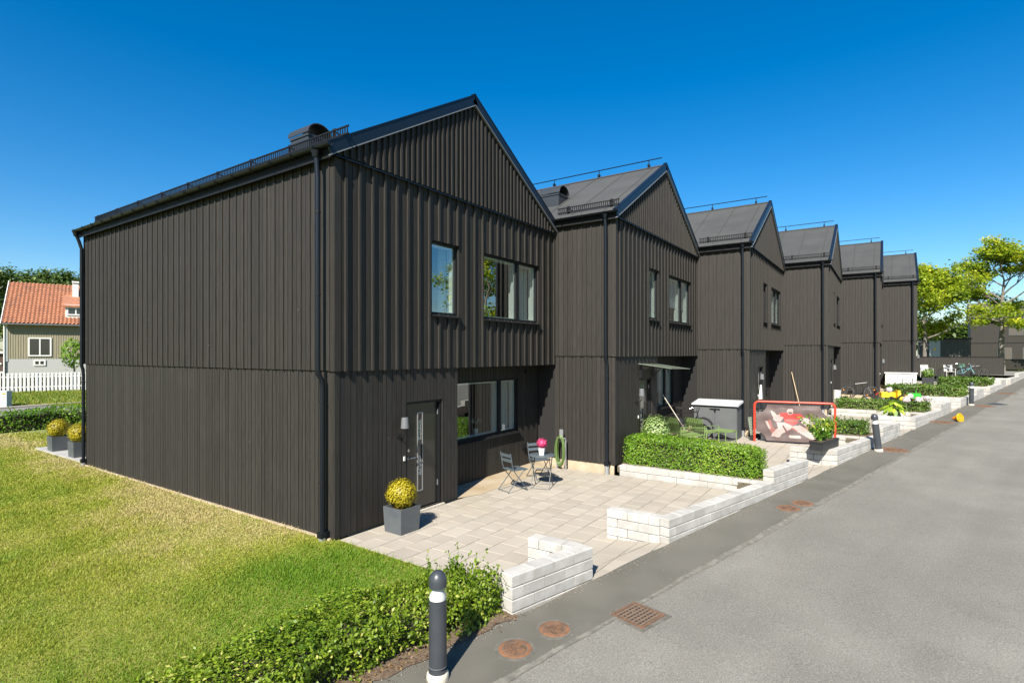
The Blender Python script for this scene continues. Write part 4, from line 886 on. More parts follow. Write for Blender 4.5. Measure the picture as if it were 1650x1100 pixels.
def bike(loc, rot, label, col, lean=.08, basket=None, s=1, guard=True, reflect=False, step=False):
    e = empty('bicycle', loc, rot, label, 'bicycle', 'bicycles parked along the row'); e.rotation_euler = (lean, 0, rot); e.scale = (s, s, s); r = .34
    tyre_wheel(e, -.52, r, RUB, STEEL if reflect else DARKM); tyre_wheel(e, .53, r, RUB, STEEL)
    st, bb, ht, hb, rr, fr = (-.20, 0, .86), (-.10, 0, .30), (.34, 0, .86), (.37, 0, .70), (-.52, 0, r), (.53, 0, r)
    f = MB(); top = (-.16, 0, .55) if step else (-.185, 0, .78)
    for a, b in ((bb, st), (bb, hb), (top, ht if not step else hb), (ht, hb)): f.tube([a, b], .017, 7)
    for y in (-.05, .05): f.tube([(bb[0], y * .6, bb[2]), (rr[0], y, rr[2])], .010, 5); f.tube([(top[0], y * .4, top[2]), (rr[0], y, rr[2])], .009, 5)
    f.obj('frame', col, e, smooth=True); k = MB()
    for y in (-.055, .055): k.tube([(.375, y, .66), (.45, y, .50), (fr[0], y, fr[2])], .011, 6)
    k.tube([hb, (.33, 0, .93)], .014, 6); k.obj('fork', STEEL if reflect else col, e)
    MB().tube([(.23, -.29, 1.0), (.31, -.24, 1.02), (.34, -.06, .99), (.33, 0, .95), (.34, .06, .99), (.31, .24, 1.02), (.23, .29, 1.0)], .011, 6).obj('handlebar', STEEL if not reflect else DARKM, e, smooth=True)
    MB().obox((-.25, 0, .945), (.26, .13, .05), Matrix.Rotation(.05, 3, 'Y')).tube([st, (-.23, 0, .93)], .012, 6).obj('saddle', RUB, e)
    MB().tube([(bb[0], .06, bb[2]), (bb[0] + .11, .075, bb[2] - .12)], .008, 5).tube([(bb[0], -.06, bb[2]), (bb[0] - .11, -.075, bb[2] + .12)], .008, 5).lathe([(.09, -.004), (.09, .004)], (bb[0], .05, bb[2]), 16, mx=Matrix.Rotation(R_(90), 3, 'X')).obj('crank', DARKM, e)
    MB().tube([(bb[0], .05, .30), (-.25, .12, .0)], .009, 5).obj('kickstand', DARKM, e)
    if guard:
        for x in (-.52, .53):
            g = MB(); q = [(x + (r + .035) * math.cos(t), r + (r + .035) * math.sin(t)) for t in [R_(25) + j * R_(14) for j in range(10)]]; vs = [(a, s_ * .03, b) for a, b in q for s_ in (-1, 1)]; g.add(vs, [(2 * j, 2 * j + 2, 2 * j + 3, 2 * j + 1) for j in range(9)]); g.obj('mudguard', DARKM, e)
        MB().box(-.72, -.30, -.06, .06, .72, .735).tube([(-.52, .05, r), (-.62, .06, .72)], .006, 5).tube([(-.52, -.05, r), (-.62, -.06, .72)], .006, 5).obj('carrier', DARKM, e)
    if reflect:
        for x, t in ((.53, .9), (.53, 3.7), (-.52, 2.4)): MB().obox((x + .2 * math.cos(t), 0, r + .2 * math.sin(t)), (.07, .02, .03), Matrix.Rotation(-t, 3, 'Y')).obj('reflector', ORANGE, e)
    if basket:
        b = MB(); x0, x1, z0, z1 = .36, .62, .78, .98
        for z in (z0, .85, .92, z1): b.tube([(x0, -.15, z), (x1, -.17, z), (x1, .17, z), (x0, .15, z)], .006, 4, closed=True)
        for j in range(7): y = -.16 + j * .053; b.tube([(x1, y, z0), (x1, y, z1)], .005, 4); b.tube([(x0, y, z0), (x1, y, z0)], .005, 4)
        b.obj('basket', basket, e)
    return e
BKB = plain('black_bike_paint', (.015, .015, .017), .35); BKW = plain('white_bike_paint', (.5, .5, .5), .4)
bike(L1(5.75, -.05, 0), R_(-100), 'dark bicycle behind the green sofa, left of the storage shed', BKB, .06, reflect=False)
def pole(name, p0, p1, label, m_, head):
    e = empty(name, p0, 0, label, 'broom', 'long handled tools leaning on the walls'); d = Vector(p1) - Vector(p0); MB().tube([(0, 0, .06), d], .014, 8).obj('handle', m_, e)
    mm = MB().box(-.03, .03, -.17, .17, .0, .05).obj('head', head, e); return e
WOODP = plain('pale_wood', (.50, .38, .24), .6)
pole('broom', L1(5.15, -.30), L1(4.72, .46, 1.45), 'long pale broom leaning in the recess of the second house', plain('pale_pole', (.55, .50, .42), .5), RUB)
SHED = mat('dark_grey_plastic', (.075, .080, .082), .6, col2=(.085, .09, .092), scale=2); LID = mat('light_grey_plastic', (.40, .41, .42), .6)
e = empty('storage_shed', L1(6.30, -.86), R_(-90), 'dark grey garden storage shed with a pale lid and double doors', 'shed')      # front faces -x after turn: local y- ... 
sx, sy, sz = .68, .33, 1.06
b = MB(); b.box(-sx, sx, -sy, sy, .02, sz); bo = b.obj('body', SHED, e)
for s in (-1, 1):
    dd = MB(); x0, x1 = (.012, sx - .02) if s > 0 else (-sx + .02, -.012); dd.box(x0, x1, -sy - .028, -sy - .003, .05, sz - .06).box(x0 + .07, x1 - .07, -sy - .034, -sy - .0285, .12, sz - .16); do_ = dd.obj('door', SHED, e)
MB().box(-.16, .16, -sy - .055, -sy - .035, sz - .12, sz - .09).box(-.03, .03, -sy - .05, -sy - .034, sz - .19, sz - .12).obj('latch', BLK, e)
l = MB(); l.add([(-sx - .06, -sy - .09, sz + .01), (sx + .06, -sy - .09, sz + .01), (sx + .06, sy + .03, sz + .10), (-sx - .06, sy + .03, sz + .10), (-sx - .06, -sy - .09, sz + .05), (sx + .06, -sy - .09, sz + .05), (sx + .04, sy + .03, sz + .16), (-sx - .04, sy + .03, sz + .16)],
      [(0, 3, 2, 1), (4, 5, 6, 7), (0, 1, 5, 4), (1, 2, 6, 5), (2, 3, 7, 6), (3, 0, 4, 7)]); l.obj('lid', LID, e)
e['label'] = 'dark grey garden storage shed with pale lid and double doors, beside the hockey goal'
# folded hand cart with a mesh panel
MESHM = plain('pale_green_mesh', (.32, .38, .28), .6); e = empty('hand_cart', L1(6.35, -1.95), R_(-100), 'folded hand cart with pale mesh panel between shed and hockey goal', 'cart')
for y in (-.17, .17): MB().tube([(0, y, .02), (-.10, y, .55), (-.14, y, .82), (-.02, y, .98), (.1, y, 1.0)], .013, 6).obj('rail', DARKM, e, smooth=True)
MB().tube([(.1, -.17, 1.0), (.1, .17, 1.0)], .014, 6).obj('handle', RUB, e)
mm = MB()
for k in range(13): z = .08 + k * .052; mm.tube([(.02 - .15 * z, -.17, z), (.02 - .15 * z, .17, z)], .006, 4)
for k in range(8): y = -.16 + k * .046; mm.tube([(.0, y, .06), (-.10, y, .72)], .006, 4)
mm.obj('mesh_panel', MESHM, e)
for y in (-.2, .2): MB().lathe([(.09, -.02), (.09, .02)], (.06, y, .09), 16, mx=Matrix.Rotation(R_(90), 3, 'X')).obj('wheel', RUB, e, smooth=True)
e = empty('carrier_bag', L1(6.45, -2.32), 0, 'white bag standing by the cart, behind the goal post', 'bag'); MB().add([(-.1, -.14, 0), (.1, -.14, 0), (.1, .14, 0), (-.1, .14, 0), (-.06, -.15, .36), (.06, -.15, .37), (.06, .15, .35), (-.06, .15, .36)], [(0, 3, 2, 1), (4, 5, 6, 7), (0, 1, 5, 4), (1, 2, 6, 5), (2, 3, 7, 6), (3, 0, 4, 7)]).obj('body', WHITEF, e)
MB().tube([(0, -.08, .36), (0, -.05, .47), (0, .05, .47), (0, .08, .36)], .008, 5).obj('handle', BLK, e)

# hockey goal with its printed shooter tarpaulin
GA = Vector((13.0, -3.78, DZ)); GB = Vector((13.40, -5.95, DZ)); gl = (GB - GA).length; ga = math.atan2(GB.y - GA.y, GB.x - GA.x)
e = empty('hockey_goal', GA, ga, 'red framed street hockey goal with a printed goalkeeper tarpaulin', 'goal'); GH = 1.26
rr = .13; pts = [(0, 0, 0), (0, 0, GH - rr)] + [(rr - rr * math.cos(t), 0, GH - rr + rr * math.sin(t)) for t in [j * math.pi / 12 for j in range(1, 6)]] + [(rr, 0, GH), (gl - rr, 0, GH)] + [(gl - rr + rr * math.sin(t), 0, GH - rr + rr * math.cos(t)) for t in [j * math.pi / 12 for j in range(1, 6)]] + [(gl, 0, GH - rr), (gl, 0, 0)]
MB().tube(pts, .032, 12).obj('frame', RED, e, smooth=True)
MB().tube([(0, .0, .03), (.15, .65, .03), (gl - .15, .65, .03), (gl, 0, .03)], .022, 8).tube([(gl / 2, .65, .03), (gl / 2, .25, GH * .9), (gl / 2, 0, GH)], .018, 8).obj('back_frame', WHITE, e, smooth=True)
nm = MB()
for k in range(22):
    x = gl * (k + .5) / 22; nm.tube([(x, .02, GH), (x, .25, GH * .85), (x, .62, .05)], .0035, 3, cap=False)
for k in range(10):
    t = (k + .5) / 10; y, z = (.02 + .23 * t / .3, GH * (1 - .15 * t / .3)) if t < .3 else (.25 + .37 * (t - .3) / .7, GH * .85 * (1 - (t - .3) / .7) + .05); nm.tube([(.03, y, z), (gl - .03, y, z)], .0035, 3, cap=False)
nm.obj('net', WHITEF, e)
TARP = mat('brown_tarpaulin', (.085, .060, .057), .6, col2=(.105, .076, .070), scale=2); JR = plain('print_red', (.36, .045, .042), .55); JW = plain('print_white', (.34, .27, .25), .55); JP = plain('print_pink', (.24, .10, .085), .55); JD = plain('print_dark', (.10, .045, .045), .55)
def inpoly(x, y, p):
    r = False; j = len(p) - 1
    for i in range(len(p)):
        if (p[i][1] > y) != (p[j][1] > y) and x < (p[j][0] - p[i][0]) * (y - p[i][1]) / (p[j][1] - p[i][1]) + p[i][0]: r = not r
        j = i
    return r
# printed shapes in tarp units (x 0..1 left to right, y 0..1 up), later entries on top
PRN = [(3, [(.13, .60), (.17, .64), (.20, .42), (.26, .30), (.33, .22), (.26, .16), (.18, .22), (.14, .40)]), (3, [(.36, .36), (.50, .44), (.60, .38), (.74, .50), (.70, .34), (.58, .26), (.48, .38), (.38, .28)]),
       (2, [(.17, .90), (.19, .92), (.27, .78), (.36, .86), (.40, .78), (.31, .58), (.22, .60), (.20, .74)]), (2, [(.58, .78), (.70, .72), (.80, .60), (.77, .50), (.70, .46), (.62, .58)]), (4, [(.72, .78), (.77, .84), (.80, .80), (.78, .70), (.73, .70)]),
       (2, [(.26, .56), (.44, .58), (.50, .44), (.44, .34), (.33, .20), (.30, .10), (.18, .12), (.20, .24), (.28, .40)]), (2, [(.48, .46), (.60, .50), (.72, .36), (.84, .16), (.96, .06), (.86, .02), (.72, .12), (.58, .28)]),
       (1, [(.30, .84), (.38, .88), (.50, .84), (.60, .86), (.66, .74), (.58, .68), (.56, .54), (.48, .48), (.38, .56), (.36, .72), (.31, .76)]), (3, [(.38, .66), (.58, .66), (.57, .60), (.39, .60)]),
       (2, [(.415, .96), (.44, 1.0), (.48, 1.0), (.505, .95), (.50, .86), (.47, .80), (.44, .80), (.415, .87)]), (4, [(.43, .90), (.49, .90), (.48, .82), (.44, .82)]), (4, [(.34, .46), (.36, .48), (.46, .16), (.44, .13)]), (2, [(.44, .17), (.46, .19), (.60, .18), (.62, .11), (.48, .09), (.44, .12)]),
       (2, [(.09, .58), (.12, .60), (.18, .34), (.15, .34)])]
tp = MB(); NX, NY = 110, 56; x0, x1, z0, z1 = .05, gl - .05, .05, GH - .07; vs = []
for j in range(NY + 1):
    for i in range(NX + 1):
        u, v = i / NX, j / NY; sag = .02 * math.sin(u * math.pi) * (1 if v > .9 else 0); vs.append((x0 + (x1 - x0) * u, -.045 + .012 * math.sin(u * 9 + v * 6) + .008 * math.sin(v * 17 - u * 5) + .006 * math.sin(u * 31 + v * 9), z0 + (z1 - z0) * v - sag))
for j in range(NY):
    for i in range(NX):
        u, v = (i + .5) / NX, (j + .5) / NY
        if math.hypot(u * 1.8, v) < .24 or math.hypot((1 - u) * 1.8, v) < .22 or math.hypot(u * 1.8, 1 - v) < .26 or math.hypot((1 - u) * 1.8, (1 - v)) < .30: continue
        mi = 0
        for k, p in PRN:
            if inpoly((u - .04) / .9, (v - .02) / .88, p): mi = k
        a = j * (NX + 1) + i; tp.f.append((a, a + 1, a + NX + 2, a + NX + 1)); tp.m.append(mi)
tp.v = vs; tp.obj('tarpaulin', [TARP, JR, JW, JP, JD], e, smooth=True)
# planter box on the wall, loose evergreen in it
pc = row(10.75, 3.60, 0); e = empty('planter_box', (pc.x + .12, pc.y, .47 + DZ), ROT_ROW, 'long black planter box with a leafy evergreen on the block wall', 'planter')
MB().box(-.53, .53, -.02, .27, .0, .20).box(-.545, .545, -.032, .282, .17, .205).obj('box', plain('matt_black_plastic', (.018, .018, .02), .5), e); MB().box(-.5, .5, .01, .24, .2, .212).obj('soil', SOIL, e)
g = np.random.default_rng(71); n = 1500; st = g.integers(0, 46, n); bx = g.uniform(-.42, .42, 46); by = g.uniform(.05, .2, 46); tx = g.normal(0, .20, 46); ty = g.normal(0, .17, 46); hh = g.uniform(.28, .58, 46); t_ = g.uniform(.15, 1, n)
P = np.stack([bx[st] + tx[st] * t_ + g.normal(0, .03, n), by[st] + ty[st] * t_ + g.normal(0, .03, n), .2 + hh[st] * t_ + g.normal(0, .02, n)], 1)
npmesh('foliage', leaves(P, g.normal(0, .6, (n, 3)) + [0, 0, .6], .085, .42, .4, 71), 4, leafmat('laurel_leaf', (.03, .10, .01), (.14, .27, .02), (.36, .36, .04), rough=.3), e, np.clip(.3 + .45 * t_ + g.normal(0, .2, n), 0, 1))
sm = MB()
for k in range(46): sm.tube([(bx[k], by[k], .2), (bx[k] + tx[k] * .8, by[k] + ty[k] * .8, .2 + hh[k] * .85)], .005, 4)
sm.obj('stems', GREENM, e)

# ================================================================== THIRD TO SIXTH PLOTS
pole('broom', Vector((DX * 3 - .35, DY * 2 - .75, DZ * 2)), Vector((DX * 3 - .06, DY * 2 - .35, DZ * 2 + 1.75)), 'pale wooden broom handle leaning on the wall behind the hockey goal', WOODP, RUB)
e = empty('hanging_bag', (DX * 2 + 1.38, DY * 2 - .10, DZ * 2 + .95), 0, 'white bag hanging under the lamp of the third house', 'bag'); MB().add([(-.09, -.04, 0), (.09, -.04, 0), (.09, .06, 0), (-.09, .06, 0), (-.04, -.02, .5), (.05, -.02, .5), (.05, .03, .5), (-.04, .03, .5)], [(0, 3, 2, 1), (4, 5, 6, 7), (0, 1, 5, 4), (1, 2, 6, 5), (2, 3, 7, 6), (3, 0, 4, 7)]).obj('body', WHITEF, e)
MB().tube([(0, 0, .5), (0, .12, .62)], .008, 5).obj('strap', BLK, e)
# hosta, peonies, toy tractor by the fourth plot
e = empty('hosta', (19.75, -7.45, DZ * 2 + .20), 0, 'lime green hosta spilling over the wall left of the flowers', 'plant'); g = np.random.default_rng(81); V = []
for k in range(70):
    an = g.uniform(0, 6.28); r = g.uniform(.08, .52); z = .52 - r * .75 + g.uniform(-.05, .08); c = np.array([r * math.cos(an), r * math.sin(an), z]); A = np.array([math.cos(an), math.sin(an), -.55]); A /= np.linalg.norm(A); B = np.array([-math.sin(an), math.cos(an), 0]); s = g.uniform(.12, .19)
    V += [c - A * s, c + B * s * .5 + [0, 0, .02], c + A * s, c - B * s * .5 + [0, 0, .02]]
npmesh('leaves', np.array(V), 4, HOST, e, g.uniform(0, 1, 70)); MB().lathe([(.25, -.1), (.18, .2), (0, .25)], n=10).obj('crown_base', HOST if False else GREENM, e)
PEO = leafmat('pale_pink_petal', (.62, .50, .50), (.75, .70, .68), (.8, .78, .74), trans=.2)
for k, (x, y, z, s) in enumerate([(20.75, -7.85, .52, .13), (21.3, -8.25, .50, .12), (21.7, -8.0, .60, .11), (22.2, -8.55, .50, .11), (22.6, -7.3, .78, .12)]):
    e = empty('peony', (x, y, DZ * 3 + .02), 0, ['white peony bloom lowest, above the hosta', 'white peony bloom second from the left in the fourth plot', 'white peony bloom under the toy tractor front', 'white peony bloom farthest right in the fourth plot', 'pale pink peony bloom highest, left of the yellow toy'][k], 'flower', 'peony blooms by the hosta')
    ball(e, (0, 0, z), s, 160, .09, PEO, 90 + k); MB().tube([(0, 0, 0), (0, 0, z)], .010, 5).obj('stem', GREENM, e)
GRN = plain('toy_green', (.03, .30, .03), .35)
tl = Vector((DX * 4 - 1.3, DY * 3 - 2.75, DZ * 3)); e = empty('toy_tractor', tl, R_(-72), 'yellow and green ride-on toy tractor behind the white flowers', 'toy tractor')
MB().box(.05, .55, -.14, .14, .20, .46).box(.48, .60, -.11, .11, .22, .40).tube([(.42, 0, .46), (.42, 0, .60)], .02, 8).obj('bonnet', GRN, e); MB().box(-.38, .05, -.20, .20, .22, .34).box(-.38, -.28, -.18, .18, .34, .58).obj('seat', YEL, e)
MB().tube([(.02, 0, .44), (-.08, 0, .56)], .015, 6).tube([(-.08 + .0 * math.cos(t), .10 * math.cos(t), .56 + .06 * math.sin(t)) for t in [j * math.pi / 6 for j in range(12)]], .012, 5, closed=True).obj('steering_wheel', BLK, e)
for x, r in ((-.22, .19), (.42, .14)):
    for y in (-.22, .22):
        w_ = MB().lathe([(r, -.05), (r, .05)], (x, y, r), 18, mx=Matrix.Rotation(R_(90), 3, 'X')).obj('wheel', BLK, e, smooth=True); MB().lathe([(r * .62, -.056), (r * .62, .056)], (x, y, r), 16, mx=Matrix.Rotation(R_(90), 3, 'X')).obj('hub', YEL, w_, smooth=True)
e = empty('toy_trailer', tl + Vector((.14, .62, .02)), R_(-72), 'yellow toy trailer behind the green toy tractor', 'toy trailer'); MB().box(-.4, .4, -.2, .2, .2, .25).box(-.4, .4, -.2, -.17, .25, .44).box(-.4, .4, .17, .2, .25, .44).box(-.4, -.37, -.17, .17, .25, .44).obj('tub', YEL, e)
for y in (-.22, .22): MB().lathe([(.13, -.04), (.13, .04)], (0, y, .13), 16, mx=Matrix.Rotation(R_(90), 3, 'X')).obj('wheel', BLK, e, smooth=True)
bike((27.2, -6.05, DZ * 3 + .02), R_(-80), 'black trekking bicycle with orange reflectors against the fifth house', BKB, .05, reflect=True)
TRNS = mat('cloudy_plastic', (.45, .47, .45), .3, spec=.6); e = empty('plastic_bin', (26.2, -5.15, DZ * 3 + .01), .2, 'cloudy plastic bin beside the rear wheel of the black bicycle', 'bin'); MB().lathe([(.16, 0), (.19, .46), (.205, .47), (.205, .50), (.18, .50), (.15, .03), (0, .03)], n=20).obj('tub', TRNS, e, smooth=True)
e = empty('tricycle', (27.5, -7.05, DZ * 3 + .01), R_(-70), 'small red tricycle beyond the front wheel of the black bicycle', 'tricycle'); MB().tube([(-.3, 0, .3), (.05, 0, .28), (.28, 0, .5), (.30, 0, .62)], .02, 6).tube([(-.3, -.2, .15), (-.3, 0, .3), (-.3, .2, .15)], .016, 6).obj('frame', RED, e); MB().obox((-.15, 0, .36), (.2, .16, .05)).obj('seat', RED, e); MB().tube([(.28, -.2, .62), (.28, .2, .62)], .014, 6).obj('handlebar', RUB, e)
for x, y, r in ((.33, 0, .18), (-.3, -.22, .14), (-.3, .22, .14)): MB().lathe([(r, -.02), (r, .02)], (x, y, r), 18, mx=Matrix.Rotation(R_(90), 3, 'X')).obj('wheel', RUB, e, smooth=True)
e = empty('storage_box', (DX * 5 - .45, DY * 4 - .95, DZ * 4), R_(-90), 'white storage box against the wall of the sixth house', 'box')
b = MB().box(-.75, .75, -.38, .38, .03, .94).obj('body', WHITE, e); MB().box(-.80, .80, -.43, .43, .945, 1.0).obj('lid', WHITE, e)
for k in range(4): pbox('panel', e, -.72 + k * .365, -.38 + k * .365, -.392, -.382, .08, .90, WHITE)
def outdoor_chair(loc, rot, label, m_, group, solid=False):
    e = empty('patio_chair', loc, rot, label, 'chair', group)
    for y in (-.26, .26): MB().tube([(.24, y, 0), (.24, y, .64), (-.25, y, .66), (-.30, y, 0)], .015, 6).obj('leg_frame', m_, e)
    MB().tube([(-.25, -.25, .42), (-.33, -.25, .9), (-.33, .25, .9), (-.25, .25, .42)], .013, 6).obj('back_frame', m_, e)
    for k in range(6): pbox('seat_slat', e, -.22 + k * .078, -.16 + k * .078, -.25, .25, .42, .435, m_)
    if solid:
        for k in range(6): z = .48 + k * .07; MB().obox((-.26 - (z - .42) * .16, 0, z), (.014, .5, .056), Matrix.Rotation(-.16, 3, 'Y')).obj('back_slat', m_, e)
    return e
outdoor_chair((DX * 5 - 1.5, DY * 4 - 1.35, DZ * 4), R_(200), 'thin dark patio chair left in front of the white storage box', DARKM, 'dark chairs in the fifth plot'); outdoor_chair((DX * 5 - .9, DY * 4 - 2.35, DZ * 4), R_(80), 'thin dark patio chair right beside the white storage box', DARKM, 'dark chairs in the fifth plot')
e = empty('dark_pot', (DX * 5 + .45, DY * 5 - .55, DZ * 5), 0, 'dark square pot with yellow-green plant at the corner of the sixth house', 'planter'); planter_pot(e, .5, .6, .5, plain('charcoal_pot', (.03, .03, .033), .5)); ball(e, (0, 0, .72), .34, 300, .11, HEDGE3, 95)
outdoor_chair((43.9, -9.6, DZ * 5 + .2), R_(-150), 'white slatted garden chair by the dark fence, left one', WHITE, 'white chairs by the dark fence', True); outdoor_chair((44.2, -10.9, DZ * 5 + .2), R_(-165), 'white slatted garden chair by the dark fence, right one', WHITE, 'white chairs by the dark fence', True)
bike((44.6, -11.75, DZ * 5 + .2), R_(-100), 'pale blue step-through bicycle by the dark fence', plain('pale_blue_paint', (.20, .48, .56), .35), .06, DARKM, step=True); bike((45.1, -12.3, DZ * 5 + .2), R_(-85), 'black bicycle right of the pale blue one by the dark fence', BKB, .04); bike((44.3, -11.1, DZ * 5 + .2), R_(-110), 'black bicycle with green basket left of the pale blue one', BKB, .05, plain('green_basket', (.10, .25, .16), .5))

# ================================================================== RIGHT BACKGROUND
def board_fence(p0, p1, z0, z1, label):
    d = (p1 - p0); L_ = d.length; e = empty('dark_fence', (p0.x, p0.y, z0), math.atan2(d.y, d.x), label, 'fence'); n = int(L_ / .20)
    for k in range(n): pbox('board', e, k * L_ / n + .003, (k + 1) * L_ / n - .003, -.02 + random.uniform(-.002, .002), .02, .02, z1 - z0 - .03, WOODF)
    MB().box(-.02, L_ + .02, -.06, .06, z1 - z0 - .03, z1 - z0 + .01).obj('cap', BLK, e); MB().box(L_ - .0, L_ + .03, -.05, .05, 0, z1 - z0 - .03).obj('end_board', WOODF, e)
board_fence(Vector((46.35, -7.6, 0)), Vector((46.35, -14.06, 0)), 1.28, 2.75, 'dark board fence across the end of the row, behind the bicycles')
p0, p1 = bgp(1617, 52, 1.5), bgp(1760, 52, 1.5); board_fence(p0, p1, 1.45, 2.45, 'low dark board fence at the right edge, beyond the road bend')
m = MB(); q = [row(47, 3.3), row(47, 9.5), row(60, 10), row(60, -6), row(49, -4)]; m.add([(v.x, v.y, rz(48) + .03) for v in q], [(0, 1, 2, 3, 4)]); tag(m.obj('far_yard', ASPH), kind='structure')
# raised grass bank behind the fence
c_ = bgp(1560, 64); m = MB(); m.obox((c_.x, c_.y, 1.6), (40, 20, .9), Matrix.Rotation(ROT_BG, 3, 'Z')); tag(m.obj('grass_bank', FIELD), kind='structure')
KG = mat('dark_kiosk_panel', (.055, .058, .055), .6); e = empty('substation_kiosk', bgp(1521, 58, 2.0), ROT_BG - R_(36), 'dark flat-roofed kiosk with a pale door and warning sign', 'kiosk')
MB().box(-2.2, 2.2, 0, 2.6, 0, 2.5).obj('body', KG, e); MB().box(-2.3, 2.3, -.1, 2.7, 2.5, 2.62).obj('roof', BLK, e); d = MB().box(-1.25, -.30, -.05, -.004, .05, 2.35).obj('door', mat('pale_grey_door', (.36, .38, .38), .5), e)
MB().add([(-.95, -.056, 1.35), (-.62, -.056, 1.35), (-.785, -.056, 1.64)], [(0, 1, 2)]).obj('warning_sign', YEL, d)
for k in range(4): pbox('panel', e, .05 + k * .53, .55 + k * .53, -.03, -.004, .1, 2.35, KG)
for x in (1.9,): MB().box(2.3, 2.42, 0, 2.6, 0, .02).obj('edge', BLK, e)
# far dark house
e = empty('far_house', bgp(1564, 66, 1.6), ROT_BG - R_(38), 'far dark house partly behind the pale-trunked tree', 'house'); fw_, fd, fh = 14.0, 8.0, 5.5
hm = MB(); hm.box(0, 14, 0, fd, 0, fh); hm.obj('wall', WOODF, e); r = MB(); r.add([(-.2, -.3, fh - .1), (fw_ + .2, -.3, fh - .1), (fw_ + .2, fd / 2, fh + 2.2), (-.2, fd / 2, fh + 2.2), (fw_ + .2, fd + .3, fh - .1), (-.2, fd + .3, fh - .1)], [(0, 1, 2, 3), (3, 2, 4, 5), (0, 3, 5), (1, 4, 2)]); r.obj('roof', FELT, e)
MB().box(-.01, fw_ + .01, -.03, -.005, 2.6, 2.68).obj('drip_flashing', BLK, e); MB().box(-.25, fw_ + .25, -.42, -.3, fh - .18, fh - .06).obj('gutter', BLK, e)
for x, z, ww, hh_ in ((2.4, .6, 1.3, 1.5), (4.6, .6, 1.6, 1.5), (3.4, 3.5, 1.3, 1.2)):
    f = MB().box(x, x + ww, -.05, -.004, z, z + hh_).obj('window', KG, e); pbox('pane', f, x + .12, x + ww / 2 - .05, -.06, -.051, z + .12, z + hh_ - .12, ROOMD); pbox('pane', f, x + ww / 2 + .05, x + ww - .12, -.06, -.051, z + .12, z + hh_ - .12, ROOMD)
for k, (u, d_, h_) in enumerate([(1470, 120, 8.5), (1505, 130, 9.2), (1540, 125, 7.6), (1575, 140, 9), (1610, 135, 8), (1645, 130, 9), (1690, 130, 9)]):
    tree(['distant tree seen just right of the last house', 'distant tree behind the kiosk, left', 'distant tree behind the kiosk, right', 'distant tree left of the far dark house', 'distant tree behind the far dark house, left', 'distant tree behind the far dark house, middle', 'distant tree behind the far dark house, right'][k], bgp(u, d_, .5), h_ * .9, 4.6, 1.5, 2200, .7, TREED, BARK, 200 + k, .2, .8, 1.9, 9, .8, 'distant trees on the right horizon')

# ================================================================== LEFT BACKGROUND
m = MB(); q = [Vector((-6, 26.6, 0)), Vector((20, 30.2, 0)), Vector((20, 34.3, 0)), Vector((-6, 30.75, 0))]; m.add([(v.x, v.y, .004) for v in q], [(0, 1, 2, 3)]); tag(m.obj('side_street', ASPH), kind='structure')
m = MB(); q = [bgp(-120, 20), bgp(420, 20), bgp(420, 60), bgp(-120, 60)]; m.add([(v.x, v.y, -.03) for v in q], [(0, 1, 2, 3)]); tag(m.obj('street_verge', FIELD), kind='structure')
m = MB(); q = [Vector((-6, 30.75, 0)), Vector((20, 34.3, 0)), Vector((20, 34.65, 0)), Vector((-6, 31.1, 0))]; m.prism([(v.x, v.y) for v in q], -.02, .09); tag(m.obj('street_kerb', mat('pale_kerb', (.40, .34, .28), .9)), kind='structure')
GV = leafmat('verge_blade', (.10, .20, .015), (.24, .26, .03), (.32, .30, .08)); n = 16000; g = np.random.default_rng(3); d = g.uniform(31.0, 44, n); u = g.uniform(-40, 200, n)
P = np.stack([CAM.x + FW.x * d + RT.x * (u - 825) * d / FPX, CAM.y + FW.y * d + RT.y * (u - 825) * d / FPX, np.full(n, -.03)], 1); th = g.uniform(0, 6.28, n); wv = np.stack([np.cos(th) * .05, np.sin(th) * .05, 0 * th], 1); tip = P + np.stack([g.normal(0, .04, n), g.normal(0, .04, n), g.uniform(.08, .2, n)], 1)
tag(npmesh('verge_grass', np.stack([P - wv, P + wv, tip], 1).reshape(-1, 3), 3, GV, var=g.uniform(0, 1, n)), 'rough grass verge between side street and white fence', 'grass', kind='stuff')
# picket fence
pa, pb_ = Vector((4.2, 48.92, 0)), Vector((17.0, 44.45, 0)); d = pb_ - pa; e = empty('picket_fence', pa, math.atan2(d.y, d.x), 'white picket fence in front of the tile-roofed house', 'fence'); L_ = d.length; n = int(L_ / .235)
for k in range(n): pbox('picket', e, k * .235, k * .235 + .155, -.035, -.012, .04, 1.50 + random.uniform(-.01, .01), WHITE)
for z in (.35, 1.15): pbox('rail', e, 0, L_, -.011, .03, z, z + .10, WHITE)
for k in range(6): pbox('post', e, k * 2.4, k * 2.2 + .1, .031, .13, 0, 1.42, WHITE)
# utility cabinet
e = empty('utility_cabinet', bgp(4, 30.6, 0), ROT_BG, 'grey utility cabinet with a small orange label at the left edge', 'cabinet'); MB().box(-.38, .38, -.16, .16, .0, .84).obj('body', mat('cabinet_grey', (.36, .39, .41), .5), e); MB().box(-.40, .40, -.18, .18, .845, .90).obj('lid', mat('cabinet_lid', (.42, .45, .47), .5), e); MB().box(.14, .32, -.168, -.162, .70, .78).obj('sticker', ORANGE, e); MB().box(-.005, .005, -.166, -.161, .04, .82).obj('door_gap', BLK, e)
